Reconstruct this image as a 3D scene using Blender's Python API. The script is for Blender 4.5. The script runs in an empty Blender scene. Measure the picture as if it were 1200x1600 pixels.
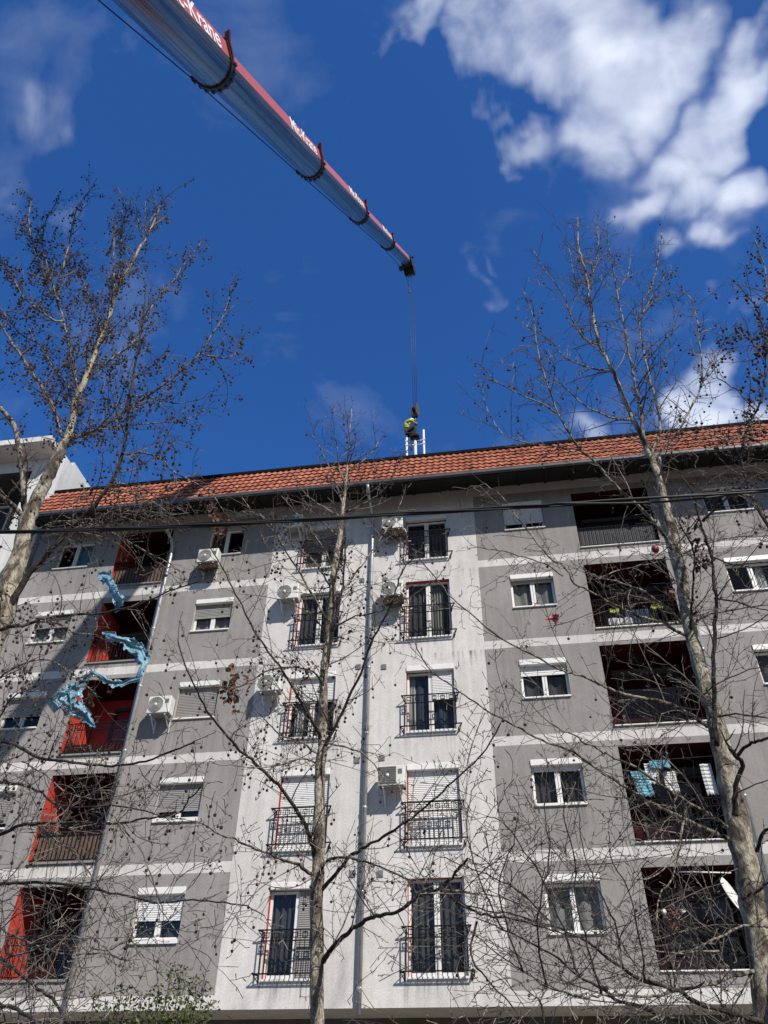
import bpy, bmesh, math, random
from mathutils import Vector, Matrix, Quaternion
random.seed(11)
R = math.radians
S = bpy.context.scene
COL = S.collection

# ------------------------------------------------------------------ camera
FPX, PITCH, YAW, ROLL = 1236.2, .70577, .165467, .017173
CAM = Vector((0, -19.97, 1.6))
cF = Vector((-math.sin(YAW)*math.cos(PITCH), math.cos(YAW)*math.cos(PITCH), math.sin(PITCH)))
_r0 = Vector((math.cos(YAW), math.sin(YAW), 0)); _u0 = _r0.cross(cF)
cR = math.cos(ROLL)*_r0 + math.sin(ROLL)*_u0
cU = -math.sin(ROLL)*_r0 + math.cos(ROLL)*_u0
def at(px, py, Y=0.0):
    """world point on the vertical plane at depth Y that the photo shows at pixel (px,py)"""
    d = (px-600)/FPX*cR - (py-800)/FPX*cU + cF
    return CAM + d*((Y-CAM.y)/d.y)
def dirpx(px, py):
    return ((px-600)/FPX*cR - (py-800)/FPX*cU + cF).normalized()
cd = bpy.data.cameras.new('camera'); cam = bpy.data.objects.new('camera', cd); COL.objects.link(cam)
cd.sensor_fit = 'VERTICAL'; cd.sensor_height = 36; cd.sensor_width = 27; cd.lens = FPX/1600*36
cd.clip_start = .05; cd.clip_end = 3000
m = Matrix((cR, cU, -cF)).transposed().to_4x4(); m.translation = CAM; cam.matrix_world = m
S.camera = cam

# ------------------------------------------------------------------ helpers
def tag(o, label=None, cat=None, group=None, kind=None):
    if label: o['label'] = label
    if cat: o['category'] = cat
    if group: o['group'] = group
    if kind: o['kind'] = kind
    return o
def empty(name, loc=(0, 0, 0)):
    o = bpy.data.objects.new(name, None); o.location = loc; o.empty_display_size = .2
    COL.objects.link(o); return o
class MB:
    def __init__(s): s.v = []; s.f = []; s.mi = []; s.sm = []
    def face(s, pts, mi=0, smooth=False):
        b = len(s.v); s.v += [tuple(p) for p in pts]; s.f.append(tuple(range(b, b+len(pts)))); s.mi.append(mi); s.sm.append(smooth)
    def box(s, x0, x1, y0, y1, z0, z1, mi=0):
        b = len(s.v)
        s.v += [(x0,y0,z0),(x1,y0,z0),(x1,y1,z0),(x0,y1,z0),(x0,y0,z1),(x1,y0,z1),(x1,y1,z1),(x0,y1,z1)]
        for q in ((0,3,2,1),(4,5,6,7),(0,1,5,4),(1,2,6,5),(2,3,7,6),(3,0,4,7)):
            s.f.append(tuple(b+i for i in q)); s.mi.append(mi); s.sm.append(False)
    def obox(s, c, ax, ay, az, mi=0):
        """oriented box, centre c and half axes"""
        c = Vector(c); b = len(s.v)
        for sz in (-1, 1):
            for sx, sy in ((-1,-1),(1,-1),(1,1),(-1,1)): s.v.append(tuple(c+ax*sx+ay*sy+az*sz))
        for q in ((0,3,2,1),(4,5,6,7),(0,1,5,4),(1,2,6,5),(2,3,7,6),(3,0,4,7)):
            s.f.append(tuple(b+i for i in q)); s.mi.append(mi); s.sm.append(False)
    def tube(s, pts, rad, n=6, mi=0, cap=True, smooth=True, jit=0.0):
        pts = [Vector(p) for p in pts]; k = len(pts)
        if k < 2: return
        if not hasattr(rad, '__len__'): rad = [rad]*k
        b = len(s.v); u = None
        cs = [(math.cos(2*math.pi*i/n), math.sin(2*math.pi*i/n)) for i in range(n)]
        for i in range(k):
            t = pts[min(i+1, k-1)]-pts[max(i-1, 0)]
            if t.length < 1e-9: t = Vector((0, 0, 1))
            t.normalize()
            if u is None: u = t.orthogonal().normalized()
            else:
                u = u - t*u.dot(t)
                u = u.normalized() if u.length > 1e-6 else t.orthogonal().normalized()
            w = t.cross(u); r = rad[i]
            for c, sn in cs:
                rr = r*(1+random.uniform(-jit, jit)) if jit else r
                p = pts[i]+u*(c*rr)+w*(sn*rr); s.v.append((p.x, p.y, p.z))
        for i in range(k-1):
            for j in range(n):
                a = b+i*n+j; c2 = b+i*n+(j+1) % n
                s.f.append((a, c2, c2+n, a+n)); s.mi.append(mi); s.sm.append(smooth)
        if cap:
            s.f.append(tuple(b+j for j in reversed(range(n)))); s.mi.append(mi); s.sm.append(False)
            e = b+(k-1)*n
            s.f.append(tuple(e+j for j in range(n))); s.mi.append(mi); s.sm.append(False)
    def lathe(s, prof, n=12, mi=0, axis='Z', o=(0, 0, 0), smooth=True):
        b = len(s.v); o = Vector(o)
        for r, h in prof:
            for j in range(n):
                a = 2*math.pi*j/n; c, d = r*math.cos(a), r*math.sin(a)
                p = Vector((c, d, h)) if axis == 'Z' else (Vector((c, h, d)) if axis == 'Y' else Vector((h, c, d)))
                s.v.append(tuple(o+p))
        for i in range(len(prof)-1):
            for j in range(n):
                a = b+i*n+j; c2 = b+i*n+(j+1) % n
                s.f.append((a, c2, c2+n, a+n)); s.mi.append(mi); s.sm.append(smooth)
        s.f.append(tuple(b+j for j in range(n))); s.mi.append(mi); s.sm.append(False)
        e = b+(len(prof)-1)*n; s.f.append(tuple(e+j for j in range(n))); s.mi.append(mi); s.sm.append(False)
    def build(s, name, mats, parent=None, bevel=0, recalc=False):
        me = bpy.data.meshes.new(name); me.from_pydata(s.v, [], s.f)
        if not isinstance(mats, (list, tuple)): mats = [mats]
        for q in mats: me.materials.append(q)
        me.polygons.foreach_set('material_index', s.mi); me.polygons.foreach_set('use_smooth', s.sm)
        if recalc:
            bm = bmesh.new(); bm.from_mesh(me); bmesh.ops.recalc_face_normals(bm, faces=bm.faces); bm.to_mesh(me); bm.free()
        me.update()
        o = bpy.data.objects.new(name, me); COL.objects.link(o)
        if parent is not None:
            o.parent = parent
            if parent.matrix_world != Matrix.Identity(4): pass
        if bevel:
            md = o.modifiers.new('bevel', 'BEVEL'); md.width = bevel; md.segments = 2; md.limit_method = 'ANGLE'
        return o

# ------------------------------------------------------------------ materials
def mat(name, col, rough=.8, metal=0, noise=0, nscale=4, bump=0, bscale=60, spec=.5, col2=None, detail=4, trans=0, dark=None):
    """principled surface; colour mottled by noise between col and col2 (or col*(1-noise)); optional fine bump"""
    M = bpy.data.materials.new(name); M.use_nodes = True; nt = M.node_tree; N = nt.nodes; L = nt.links
    p = N['Principled BSDF']; p.inputs['Roughness'].default_value = rough; p.inputs['Metallic'].default_value = metal
    p.inputs['Specular IOR Level'].default_value = spec
    c = tuple(col)+(1,); p.inputs['Base Color'].default_value = c
    if trans: p.inputs['Transmission Weight'].default_value = trans
    if noise or col2:
        tc = N.new('ShaderNodeTexCoord'); nz = N.new('ShaderNodeTexNoise'); nz.inputs['Scale'].default_value = nscale; nz.inputs['Detail'].default_value = detail
        L.new(tc.outputs['Object'], nz.inputs['Vector'])
        rp = N.new('ShaderNodeValToRGB'); rp.color_ramp.elements[0].position = .32; rp.color_ramp.elements[1].position = .68
        b = tuple(col2)+(1,) if col2 else tuple(x*(1-noise) for x in col)+(1,)
        rp.color_ramp.elements[0].color = b; rp.color_ramp.elements[1].color = c
        L.new(nz.outputs['Fac'], rp.inputs['Fac']); L.new(rp.outputs['Color'], p.inputs['Base Color'])
    if bump:
        tc = N.new('ShaderNodeTexCoord'); nz = N.new('ShaderNodeTexNoise'); nz.inputs['Scale'].default_value = bscale; nz.inputs['Detail'].default_value = 3
        L.new(tc.outputs['Object'], nz.inputs['Vector'])
        bp = N.new('ShaderNodeBump'); bp.inputs['Strength'].default_value = bump; bp.inputs['Distance'].default_value = .02
        L.new(nz.outputs['Fac'], bp.inputs['Height']); L.new(bp.outputs['Normal'], p.inputs['Normal'])
    return M
def render_mat(name, col, streak=.12):
    """painted wall render: fine grain, faint cloudy patches and vertical rain streaks"""
    M = bpy.data.materials.new(name); M.use_nodes = True; nt = M.node_tree; N = nt.nodes; L = nt.links
    p = N['Principled BSDF']; p.inputs['Roughness'].default_value = .92; p.inputs['Specular IOR Level'].default_value = .2
    tc = N.new('ShaderNodeTexCoord')
    def nz(sc, mp=None, det=4):
        n = N.new('ShaderNodeTexNoise'); n.inputs['Scale'].default_value = sc; n.inputs['Detail'].default_value = det
        if mp:
            m_ = N.new('ShaderNodeMapping'); m_.inputs['Scale'].default_value = mp; L.new(tc.outputs['Object'], m_.inputs['Vector']); L.new(m_.outputs['Vector'], n.inputs['Vector'])
        else: L.new(tc.outputs['Object'], n.inputs['Vector'])
        return n.outputs['Fac']
    def ramp(f, a, b, lo, hi):
        r_ = N.new('ShaderNodeMapRange'); r_.inputs['From Min'].default_value = a; r_.inputs['From Max'].default_value = b
        r_.inputs['To Min'].default_value = lo; r_.inputs['To Max'].default_value = hi; L.new(f, r_.inputs['Value']); return r_.outputs['Result']
    def mul(a, b):
        m_ = N.new('ShaderNodeMath'); m_.operation = 'MULTIPLY'; L.new(a, m_.inputs[0]); L.new(b, m_.inputs[1]); return m_.outputs[0]
    v = mul(ramp(nz(.55, None, 6), .35, .68, .90, 1.06), ramp(nz(1, (5, 5, .35), 5), .35, .7, 1-streak, 1.03))
    v = mul(v, ramp(nz(26, None, 4), .3, .7, .86, 1.10)); v = mul(v, ramp(nz(4, None, 5), .3, .7, .94, 1.05))
    rgb = N.new('ShaderNodeMix'); rgb.data_type = 'RGBA'; rgb.blend_type = 'MULTIPLY'; rgb.inputs['Factor'].default_value = 1
    rgb.inputs['A'].default_value = tuple(col)+(1,); L.new(v, rgb.inputs['B']); L.new(rgb.outputs['Result'], p.inputs['Base Color'])
    bp = N.new('ShaderNodeBump'); bp.inputs['Strength'].default_value = .35; bp.inputs['Distance'].default_value = .01
    L.new(nz(90, None, 3), bp.inputs['Height']); L.new(bp.outputs['Normal'], p.inputs['Normal'])
    return M
def bark_mat(name, a, b, c, sc=5):
    M = bpy.data.materials.new(name); M.use_nodes = True; nt = M.node_tree; N = nt.nodes; L = nt.links
    p = N['Principled BSDF']; p.inputs['Roughness'].default_value = .85; p.inputs['Specular IOR Level'].default_value = .2
    tc = N.new('ShaderNodeTexCoord'); mp = N.new('ShaderNodeMapping'); mp.inputs['Scale'].default_value = (1, 1, .45); L.new(tc.outputs['Object'], mp.inputs['Vector'])
    nz = N.new('ShaderNodeTexNoise'); nz.inputs['Scale'].default_value = sc; nz.inputs['Detail'].default_value = 5; nz.inputs['Distortion'].default_value = .6
    L.new(mp.outputs['Vector'], nz.inputs['Vector'])
    rp = N.new('ShaderNodeValToRGB'); e = rp.color_ramp.elements
    e[0].position = .36; e[0].color = tuple(c)+(1,); e[1].position = .47; e[1].color = tuple(b)+(1,)
    k = e.new(.56); k.color = tuple(a)+(1,); k = e.new(.66); k.color = tuple(a)+(1,); k = e.new(.70); k.color = tuple(b)+(1,)
    L.new(nz.outputs['Fac'], rp.inputs['Fac'])
    n2 = N.new('ShaderNodeTexNoise'); n2.inputs['Scale'].default_value = sc*6; n2.inputs['Detail'].default_value = 5; n2.inputs['Roughness'].default_value = .65; L.new(mp.outputs['Vector'], n2.inputs['Vector'])
    fr_ = N.new('ShaderNodeValToRGB'); fr_.color_ramp.elements[0].position = .38; fr_.color_ramp.elements[0].color = (.35, .32, .30, 1); fr_.color_ramp.elements[1].position = .56; fr_.color_ramp.elements[1].color = (1, 1, 1, 1); L.new(n2.outputs['Fac'], fr_.inputs['Fac'])
    mm = N.new('ShaderNodeMix'); mm.data_type = 'RGBA'; mm.blend_type = 'MULTIPLY'; mm.inputs['Factor'].default_value = .8; L.new(rp.outputs['Color'], mm.inputs['A']); L.new(fr_.outputs['Color'], mm.inputs['B']); L.new(mm.outputs['Result'], p.inputs['Base Color'])
    ad = N.new('ShaderNodeMath'); ad.operation = 'ADD'; L.new(nz.outputs['Fac'], ad.inputs[0]); L.new(n2.outputs['Fac'], ad.inputs[1])
    bp = N.new('ShaderNodeBump'); bp.inputs['Strength'].default_value = .8; bp.inputs['Distance'].default_value = .03; L.new(ad.outputs[0], bp.inputs['Height']); L.new(bp.outputs['Normal'], p.inputs['Normal'])
    return M
def glass_mat(name, tint):
    M = bpy.data.materials.new(name); M.use_nodes = True; nt = M.node_tree; N = nt.nodes; L = nt.links
    N.remove(N['Principled BSDF']); out = N['Material Output']
    tr = N.new('ShaderNodeBsdfTransparent'); tr.inputs['Color'].default_value = tuple(tint)+(1,)
    gl = N.new('ShaderNodeBsdfGlossy'); gl.inputs['Roughness'].default_value = .02; gl.inputs['Color'].default_value = (.62, .58, .52, 1)
    lw = N.new('ShaderNodeLayerWeight'); pw = N.new('ShaderNodeMath'); pw.operation = 'POWER'; pw.inputs[1].default_value = 4; L.new(lw.outputs['Facing'], pw.inputs[0]); fr = N.new('ShaderNodeMath'); fr.operation = 'MULTIPLY_ADD'; fr.inputs[1].default_value = .8; fr.inputs[2].default_value = .06; L.new(pw.outputs[0], fr.inputs[0])
    tc = N.new('ShaderNodeTexCoord'); nz = N.new('ShaderNodeTexNoise'); nz.inputs['Scale'].default_value = 1.2; L.new(tc.outputs['Object'], nz.inputs['Vector'])
    bp = N.new('ShaderNodeBump'); bp.inputs['Strength'].default_value = .03; L.new(nz.outputs['Fac'], bp.inputs['Height']); L.new(bp.outputs['Normal'], gl.inputs['Normal'])
    mx = N.new('ShaderNodeMixShader'); L.new(fr.outputs[0], mx.inputs['Fac']); L.new(tr.outputs[0], mx.inputs[1]); L.new(gl.outputs[0], mx.inputs[2]); L.new(mx.outputs[0], out.inputs['Surface'])
    return M
def tile_mat():
    M = bpy.data.materials.new('clay_tile'); M.use_nodes = True; nt = M.node_tree; N = nt.nodes; L = nt.links
    p = N['Principled BSDF']; p.inputs['Roughness'].default_value = .7; p.inputs['Specular IOR Level'].default_value = .3
    tc = N.new('ShaderNodeTexCoord'); mp = N.new('ShaderNodeMapping'); mp.inputs['Scale'].default_value = (1/.215, 0, 1/.3); L.new(tc.outputs['Object'], mp.inputs['Vector'])
    fl = N.new('ShaderNodeVectorMath'); fl.operation = 'FLOOR'; L.new(mp.outputs['Vector'], fl.inputs[0])
    wn = N.new('ShaderNodeTexWhiteNoise'); L.new(fl.outputs[0], wn.inputs['Vector'])
    nz = N.new('ShaderNodeTexNoise'); nz.inputs['Scale'].default_value = 1.3; nz.inputs['Detail'].default_value = 6; L.new(tc.outputs['Object'], nz.inputs['Vector'])
    mx = N.new('ShaderNodeMath'); mx.operation = 'MULTIPLY_ADD'; mx.inputs[1].default_value = .45; L.new(wn.outputs['Value'], mx.inputs[0])
    m2 = N.new('ShaderNodeMath'); m2.operation = 'MULTIPLY'; m2.inputs[1].default_value = .6; L.new(nz.outputs['Fac'], m2.inputs[0]); L.new(m2.outputs[0], mx.inputs[2])
    rp = N.new('ShaderNodeValToRGB'); e = rp.color_ramp.elements
    e[0].position = .15; e[0].color = (.15, .040, .024, 1); e[1].position = .85; e[1].color = (.40, .15, .085, 1)
    k = e.new(.5); k.color = (.29, .092, .052, 1)
    L.new(mx.outputs[0], rp.inputs['Fac']); L.new(rp.outputs['Color'], p.inputs['Base Color'])
    return M
M = {}
M['wall_light'] = render_mat('wall_light', (.575, .558, .535), .11)
M['wall_panel'] = render_mat('wall_panel', (.272, .259, .248), .13)
M['wall_nb'] = render_mat('wall_white', (.60, .60, .585), .10)
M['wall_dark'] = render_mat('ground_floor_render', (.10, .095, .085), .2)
def stain_mat():
    M_ = bpy.data.materials.new('rain_stain'); M_.use_nodes = True; nt = M_.node_tree; N = nt.nodes; L = nt.links
    p = N['Principled BSDF']; p.inputs['Base Color'].default_value = (.07, .066, .06, 1); p.inputs['Roughness'].default_value = .95; p.inputs['Specular IOR Level'].default_value = .1
    uv = N.new('ShaderNodeUVMap'); sp = N.new('ShaderNodeSeparateXYZ'); L.new(uv.outputs[0], sp.inputs[0])
    tc = N.new('ShaderNodeTexCoord'); mp = N.new('ShaderNodeMapping'); mp.inputs['Scale'].default_value = (14, 1, .55); L.new(tc.outputs['Object'], mp.inputs['Vector'])
    nz = N.new('ShaderNodeTexNoise'); nz.inputs['Scale'].default_value = 1; nz.inputs['Detail'].default_value = 5; L.new(mp.outputs['Vector'], nz.inputs['Vector'])
    r_ = N.new('ShaderNodeMapRange'); r_.inputs['From Min'].default_value = .48; r_.inputs['From Max'].default_value = .78; r_.inputs['To Max'].default_value = .55; L.new(nz.outputs['Fac'], r_.inputs['Value'])
    f = N.new('ShaderNodeMath'); f.operation = 'POWER'; f.inputs[1].default_value = 1.3; L.new(sp.outputs['Y'], f.inputs[0])
    m_ = N.new('ShaderNodeMath'); m_.operation = 'MULTIPLY'; L.new(f.outputs[0], m_.inputs[0]); L.new(r_.outputs['Result'], m_.inputs[1]); L.new(m_.outputs[0], p.inputs['Alpha'])
    return M_
M['stain'] = stain_mat()
M['jamb_red'] = mat('reveal_red', (.42, .03, .035), .7, noise=.2)
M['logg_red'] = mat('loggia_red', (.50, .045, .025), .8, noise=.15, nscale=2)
M['logg_back'] = mat('loggia_maroon_shade', (.040, .008, .007), .9, spec=.15, noise=.3, nscale=2)  # maroon darkened towards black for the shade inside the balconies
M['jamb'] = mat('reveal_grey', (.4, .39, .38), .8, noise=.1)
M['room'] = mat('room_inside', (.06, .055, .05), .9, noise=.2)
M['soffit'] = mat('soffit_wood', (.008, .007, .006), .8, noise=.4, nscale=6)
M['white'] = mat('white_plastic', (.68, .675, .65), .4, noise=.06, nscale=8)
M['shutter'] = mat('shutter_slat', (.66, .66, .65), .45, noise=.08, nscale=6)
M['shutter_grey'] = mat('shutter_slat_grey', (.26, .25, .24), .5, noise=.08, nscale=6)
M['frame_brown'] = mat('brown_frame', (.035, .022, .017), .5, noise=.2)
M['iron'] = mat('black_iron', (.007, .007, .008), .8, spec=.12, noise=.2, nscale=20)
M['gutter'] = mat('gutter_metal', (.10, .105, .115), .45, metal=.4, noise=.2, nscale=5)
M['zinc'] = mat('zinc_pipe', (.42, .43, .44), .36, metal=.35, noise=.25, nscale=7)
M['vent'] = mat('vent_plastic', (.2, .2, .2), .6)
M['glass'] = glass_mat('window_glass', (.80, .82, .82))
M['curtain'] = mat('curtain_cloth', (.24, .235, .22), .9, noise=.15, nscale=3)
M['curtain_dark'] = mat('curtain_dark', (.055, .055, .06), .9, noise=.3, nscale=3)
M['sheer'] = mat('sheer_cloth', (.6, .6, .58), .9, noise=.1)
M['tile'] = tile_mat()
M['ridge'] = mat('ridge_sheet', (.006, .006, .006), .9, spec=.1)
M['rooftop'] = mat('roof_felt', (.06, .06, .06), .9, noise=.3)
M['ac'] = mat('ac_case', (.62, .62, .585), .45, noise=.1, nscale=5)
M['ac_dark'] = mat('ac_grille', (.13, .13, .12), .5, noise=.2)
M['ac_under'] = mat('ac_underside', (.2, .2, .18), .6)
M['nest'] = mat('dry_stems', (.10, .06, .035), .95, noise=.6, nscale=30)
M['bark'] = bark_mat('plane_bark', (.42, .39, .30), (.22, .19, .15), (.085, .068, .054), 7)
M['bark_limb'] = bark_mat('limb_bark', (.36, .33, .27), (.12, .10, .08), (.035, .028, .023), 14)
M['bark_dark'] = bark_mat('dark_bark', (.085, .07, .058), (.05, .04, .034), (.03, .024, .02), 9)
M['twig'] = mat('twig_bark', (.066, .056, .050), .8, col2=(.020, .017, .015), nscale=3)
M['twig_pale'] = mat('young_twig', (.26, .22, .18), .8, col2=(.05, .038, .032), nscale=3)
M['ball'] = mat('seed_ball', (.062, .036, .030), .95, col2=(.024, .015, .014), nscale=6, bump=1, bscale=120)
M['leaf_dead'] = mat('dead_leaf', (.17, .075, .04), .85, col2=(.06, .025, .02), nscale=9)
M['leaf_dark'] = mat('dead_leaf_dark', (.075, .032, .028), .8, col2=(.03, .015, .014), nscale=9)
M['leaf'] = mat('shrub_leaf', (.105, .125, .02), .6, col2=(.035, .055, .010), nscale=5)
M['cable'] = mat('cable_rubber', (.012, .012, .013), .6)
M['blue'] = mat('blue_film', (.23, .40, .49), .28, col2=(.10, .22, .31), nscale=5, bump=.25, bscale=10)
M['pink'] = mat('pink_film', (.66, .15, .21), .35, noise=.3, nscale=9)
M['redball'] = mat('red_rubber', (.22, .012, .02), .5)
M['silver'] = mat('boom_silver', (.15, .165, .195), .25, metal=.8, noise=.15, nscale=1.2)
def boom_streaks():
    nt = M['silver'].node_tree; N = nt.nodes; L = nt.links; p = N['Principled BSDF']
    tc = N.new('ShaderNodeTexCoord'); cx = N.new('ShaderNodeCombineXYZ')
    for i, (v, k) in enumerate(((wv, 7), (vv, 7), (ax, .12))):
        d = N.new('ShaderNodeVectorMath'); d.operation = 'DOT_PRODUCT'; d.inputs[1].default_value = v*k; L.new(tc.outputs['Object'], d.inputs[0]); L.new(d.outputs['Value'], cx.inputs[i])
    nz = N.new('ShaderNodeTexNoise'); nz.inputs['Scale'].default_value = 2.2; nz.inputs['Detail'].default_value = 6; nz.inputs['Roughness'].default_value = .7; L.new(cx.outputs[0], nz.inputs['Vector'])
    rp = N.new('ShaderNodeValToRGB'); rp.color_ramp.elements[0].position = .35; rp.color_ramp.elements[0].color = (.085, .085, .085, 1); rp.color_ramp.elements[1].position = .68; rp.color_ramp.elements[1].color = (.30, .29, .28, 1)
    L.new(nz.outputs['Fac'], rp.inputs['Fac']); L.new(rp.outputs['Color'], p.inputs['Base Color'])
    r_ = N.new('ShaderNodeMapRange'); r_.inputs['From Min'].default_value = .3; r_.inputs['From Max'].default_value = .7; r_.inputs['To Min'].default_value = .18; r_.inputs['To Max'].default_value = .42; L.new(nz.outputs['Fac'], r_.inputs['Value']); L.new(r_.outputs['Result'], p.inputs['Roughness'])
M['boom_red'] = mat('boom_red', (.50, .115, .13), .35, noise=.08, spec=.8)
M['letter'] = mat('letter_white', (.8, .8, .8), .5)
M['collar'] = mat('boom_collar', (.022, .018, .02), .6, noise=.3)
M['collar_red'] = mat('boom_fin', (.13, .012, .016), .5)
M['steel'] = mat('dark_steel', (.03, .028, .028), .5, metal=.3)
M['galv'] = mat('galvanised', (.62, .63, .64), .45, metal=.2, noise=.12, nscale=8)
M['hook_yel'] = mat('hook_block_paint', (.10, .09, .075), .55, noise=.6, nscale=5)
M['hivis'] = mat('hi_vis', (.42, .50, .07), .7, noise=.15, nscale=8)
M['reflect'] = mat('reflective_tape', (.75, .76, .74), .4)
M['navy'] = mat('work_trousers', (.018, .019, .026), .85, noise=.3)
M['skin'] = mat('skin', (.42, .24, .17), .6)
M['helmet'] = mat('helmet', (.68, .70, .60), .35)
M['glove'] = mat('glove', (.42, .40, .34), .8)
M['boot'] = mat('boot', (.03, .025, .02), .7)
M['teal'] = mat('teal_cloth', (.16, .40, .50), .9, noise=.3, nscale=6)
M['cloth_white'] = mat('white_cloth', (.62, .62, .62), .9, noise=.25, nscale=6)
M['cloth_navy'] = mat('navy_cloth', (.03, .045, .09), .9, noise=.3)
M['mat_brown'] = mat('reed_screen', (.12, .075, .055), .9, noise=.3, nscale=12)
M['mat_grey'] = mat('grey_screen', (.07, .07, .075), .9, noise=.2, nscale=4)
M['pot'] = mat('terracotta', (.3, .11, .06), .8)
M['ground'] = mat('ground', (.12, .10, .08), .95, noise=.35, nscale=.6, bump=.3, bscale=12)
M['asphalt'] = mat('asphalt', (.05, .05, .052), .9, noise=.3, nscale=2, bump=.4, bscale=80)
M['paving'] = mat('paving', (.28, .25, .21), .9, noise=.2, nscale=3, bump=.3, bscale=30)
M['paint'] = mat('road_paint', (.7, .7, .68), .8, noise=.2, nscale=6)
# ------------------------------------------------------------------ object building in world coordinates
def wloc(o):
    v = Vector((0, 0, 0))
    while o is not None: v = v + o.location; o = o.parent
    return v
_b0 = MB.build
def _build(s, name, mats, parent=None, **k):
    if parent is not None: off = wloc(parent)
    else:
        xs = [p[0] for p in s.v]; ys = [p[1] for p in s.v]; zs = [p[2] for p in s.v]
        off = Vector(((min(xs)+max(xs))/2, (min(ys)+max(ys))/2, min(zs)))
    s.v = [(p[0]-off.x, p[1]-off.y, p[2]-off.z) for p in s.v]
    o = _b0(s, name, mats, parent, **k)
    if parent is None: o.location = off
    return o
MB.build = _build
def _pane(s, x0, x1, y, z0, z1): s.face([(x0, y, z0), (x1, y, z0), (x1, y, z1), (x0, y, z1)])
MB.pane = _pane

# ------------------------------------------------------------------ apartment building
BX0, BX1 = -15.75, 14.0
FZ = [5.10, 7.94, 10.90, 13.83, 16.69]; FT = [7.22, 10.04, 12.94, 15.90, 18.50]
WZ = [5.92, 8.79, 11.70, 14.63, 17.58]; WT = [7.20, 10.00, 12.90, 15.84, 18.73]
LZ = [5.16, 7.84, 10.78, 13.74, 16.65]; LT = [7.30, 10.24, 13.20, 16.02, 18.90]
CX = dict(A=(-14.87, -13.58), B=(-12.62, -10.73), C=(-9.38, -8.14), D=(-5.99, -4.66), E=(-2.61, -1.26), F=(.58, 1.87), G=(2.83, 5.22), H=(6.83, 8.20), I=(10.4, 12.6))
LIGHT, PANEL, JRED, JGREY, ROOM, LRED, LSHADE = range(7)
wall_slots = [M['wall_light'], M['wall_panel'], M['jamb_red'], M['jamb'], M['room'], M['logg_red'], M['logg_back']]
bld = tag(empty('apartment_building'), 'grey and white rendered apartment block with an orange tiled roof and five rows of windows', 'building')
ops = []
for k in range(5):
    for c in 'ACFH': ops.append((c, k, CX[c][0], CX[c][1], WZ[k], WT[k]))
    for c in 'DE': ops.append((c, k, CX[c][0], CX[c][1], FZ[k], FT[k]))
    for c in 'BGI': ops.append((c, k, CX[c][0], CX[c][1], LZ[k], LT[k]))
STR = [(4.57, 4.86)]+[(7.51+2.91*i, 7.77+2.91*i) for i in range(4)]+[(19.15, 19.6)]
def wcol(x, z):
    if -7.05 < x < -.34: return LIGHT
    for a, b in STR:
        if a < z < b: return LIGHT
    return PANEL
w = MB()
xs = sorted(set([BX0, BX1, -7.05, -.34]+[o[2] for o in ops]+[o[3] for o in ops]))
zs = sorted(set([4.57, 19.6]+[q for s_ in STR for q in s_]+[o[4] for o in ops]+[o[5] for o in ops]))
for i in range(len(xs)-1):
    for j in range(len(zs)-1):
        x, z = (xs[i]+xs[i+1])/2, (zs[j]+zs[j+1])/2
        if any(o[2] < x < o[3] and o[4] < z < o[5] for o in ops): continue
        w.face([(xs[i], 0, zs[j]), (xs[i+1], 0, zs[j]), (xs[i+1], 0, zs[j+1]), (xs[i], 0, zs[j+1])], wcol(x, z))
def tunnel(x0, x1, z0, z1, y0, y1, ml, mr, mt, mb, back=None):
    w.face([(x0, y0, z0), (x0, y0, z1), (x0, y1, z1), (x0, y1, z0)], ml)
    w.face([(x1, y0, z0), (x1, y1, z0), (x1, y1, z1), (x1, y0, z1)], mr)
    w.face([(x0, y0, z1), (x1, y0, z1), (x1, y1, z1), (x0, y1, z1)], mt)
    w.face([(x0, y0, z0), (x0, y1, z0), (x1, y1, z0), (x1, y0, z0)], mb)
    if back is not None: w.face([(x0, y1, z0), (x1, y1, z0), (x1, y1, z1), (x0, y1, z1)], back)
for c, k, x0, x1, z0, z1 in ops:
    if c in 'BGI': tunnel(x0, x1, z0, z1, 0, 1.4, LRED, LSHADE, LSHADE, ROOM, JRED if (c, k) in (('B', 2),) else LSHADE)  # right wall, ceiling and back hold shade in their colour; dark floor cuts bounce
    else:
        r_ = JRED if c in 'DE' else JGREY
        tunnel(x0, x1, z0, z1, 0, .22, r_, r_, r_, JGREY)
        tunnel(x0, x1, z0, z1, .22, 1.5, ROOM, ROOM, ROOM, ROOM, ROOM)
# overhang, side, back and upper shell
w.face([(BX0, 0, 4.57), (BX0, 1.35, 4.57), (BX1, 1.35, 4.57), (BX1, 0, 4.57)], LIGHT)
w.face([(BX0, 0, 4.57), (BX0, 0, 21), (BX0, 12, 21), (BX0, 12, 4.57)], LIGHT)
w.face([(BX1, 0, 4.57), (BX1, 12, 4.57), (BX1, 12, 21), (BX1, 0, 21)], LIGHT)
w.face([(BX0, 12, 0), (BX0, 12, 21), (BX1, 12, 21), (BX1, 12, 0)], LIGHT)
w.face([(BX0, 0, 19.6), (BX1, 0, 19.6), (BX1, 0, 21), (BX0, 0, 21)], ROOM)
w.build('wall', wall_slots, bld)
sq = MB(); uvs = []
for c, k, x0, x1, z0, z1 in ops:   # rain streaks run down the render from both ends of the sills
    for a, b, h in ((x0-.10, x0+.28, random.uniform(.6, 1.2)), (x1-.28, x1+.10, random.uniform(.6, 1.2)), (x0+.28, x1-.28, random.uniform(.25, .55))):
        zt_ = z0-.004; sq.face([(a, -.0025, zt_-h), (b, -.0025, zt_-h), (b, -.0025, zt_), (a, -.0025, zt_)]); uvs += [(0, 0), (1, 0), (1, 1), (0, 1)]
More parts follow.
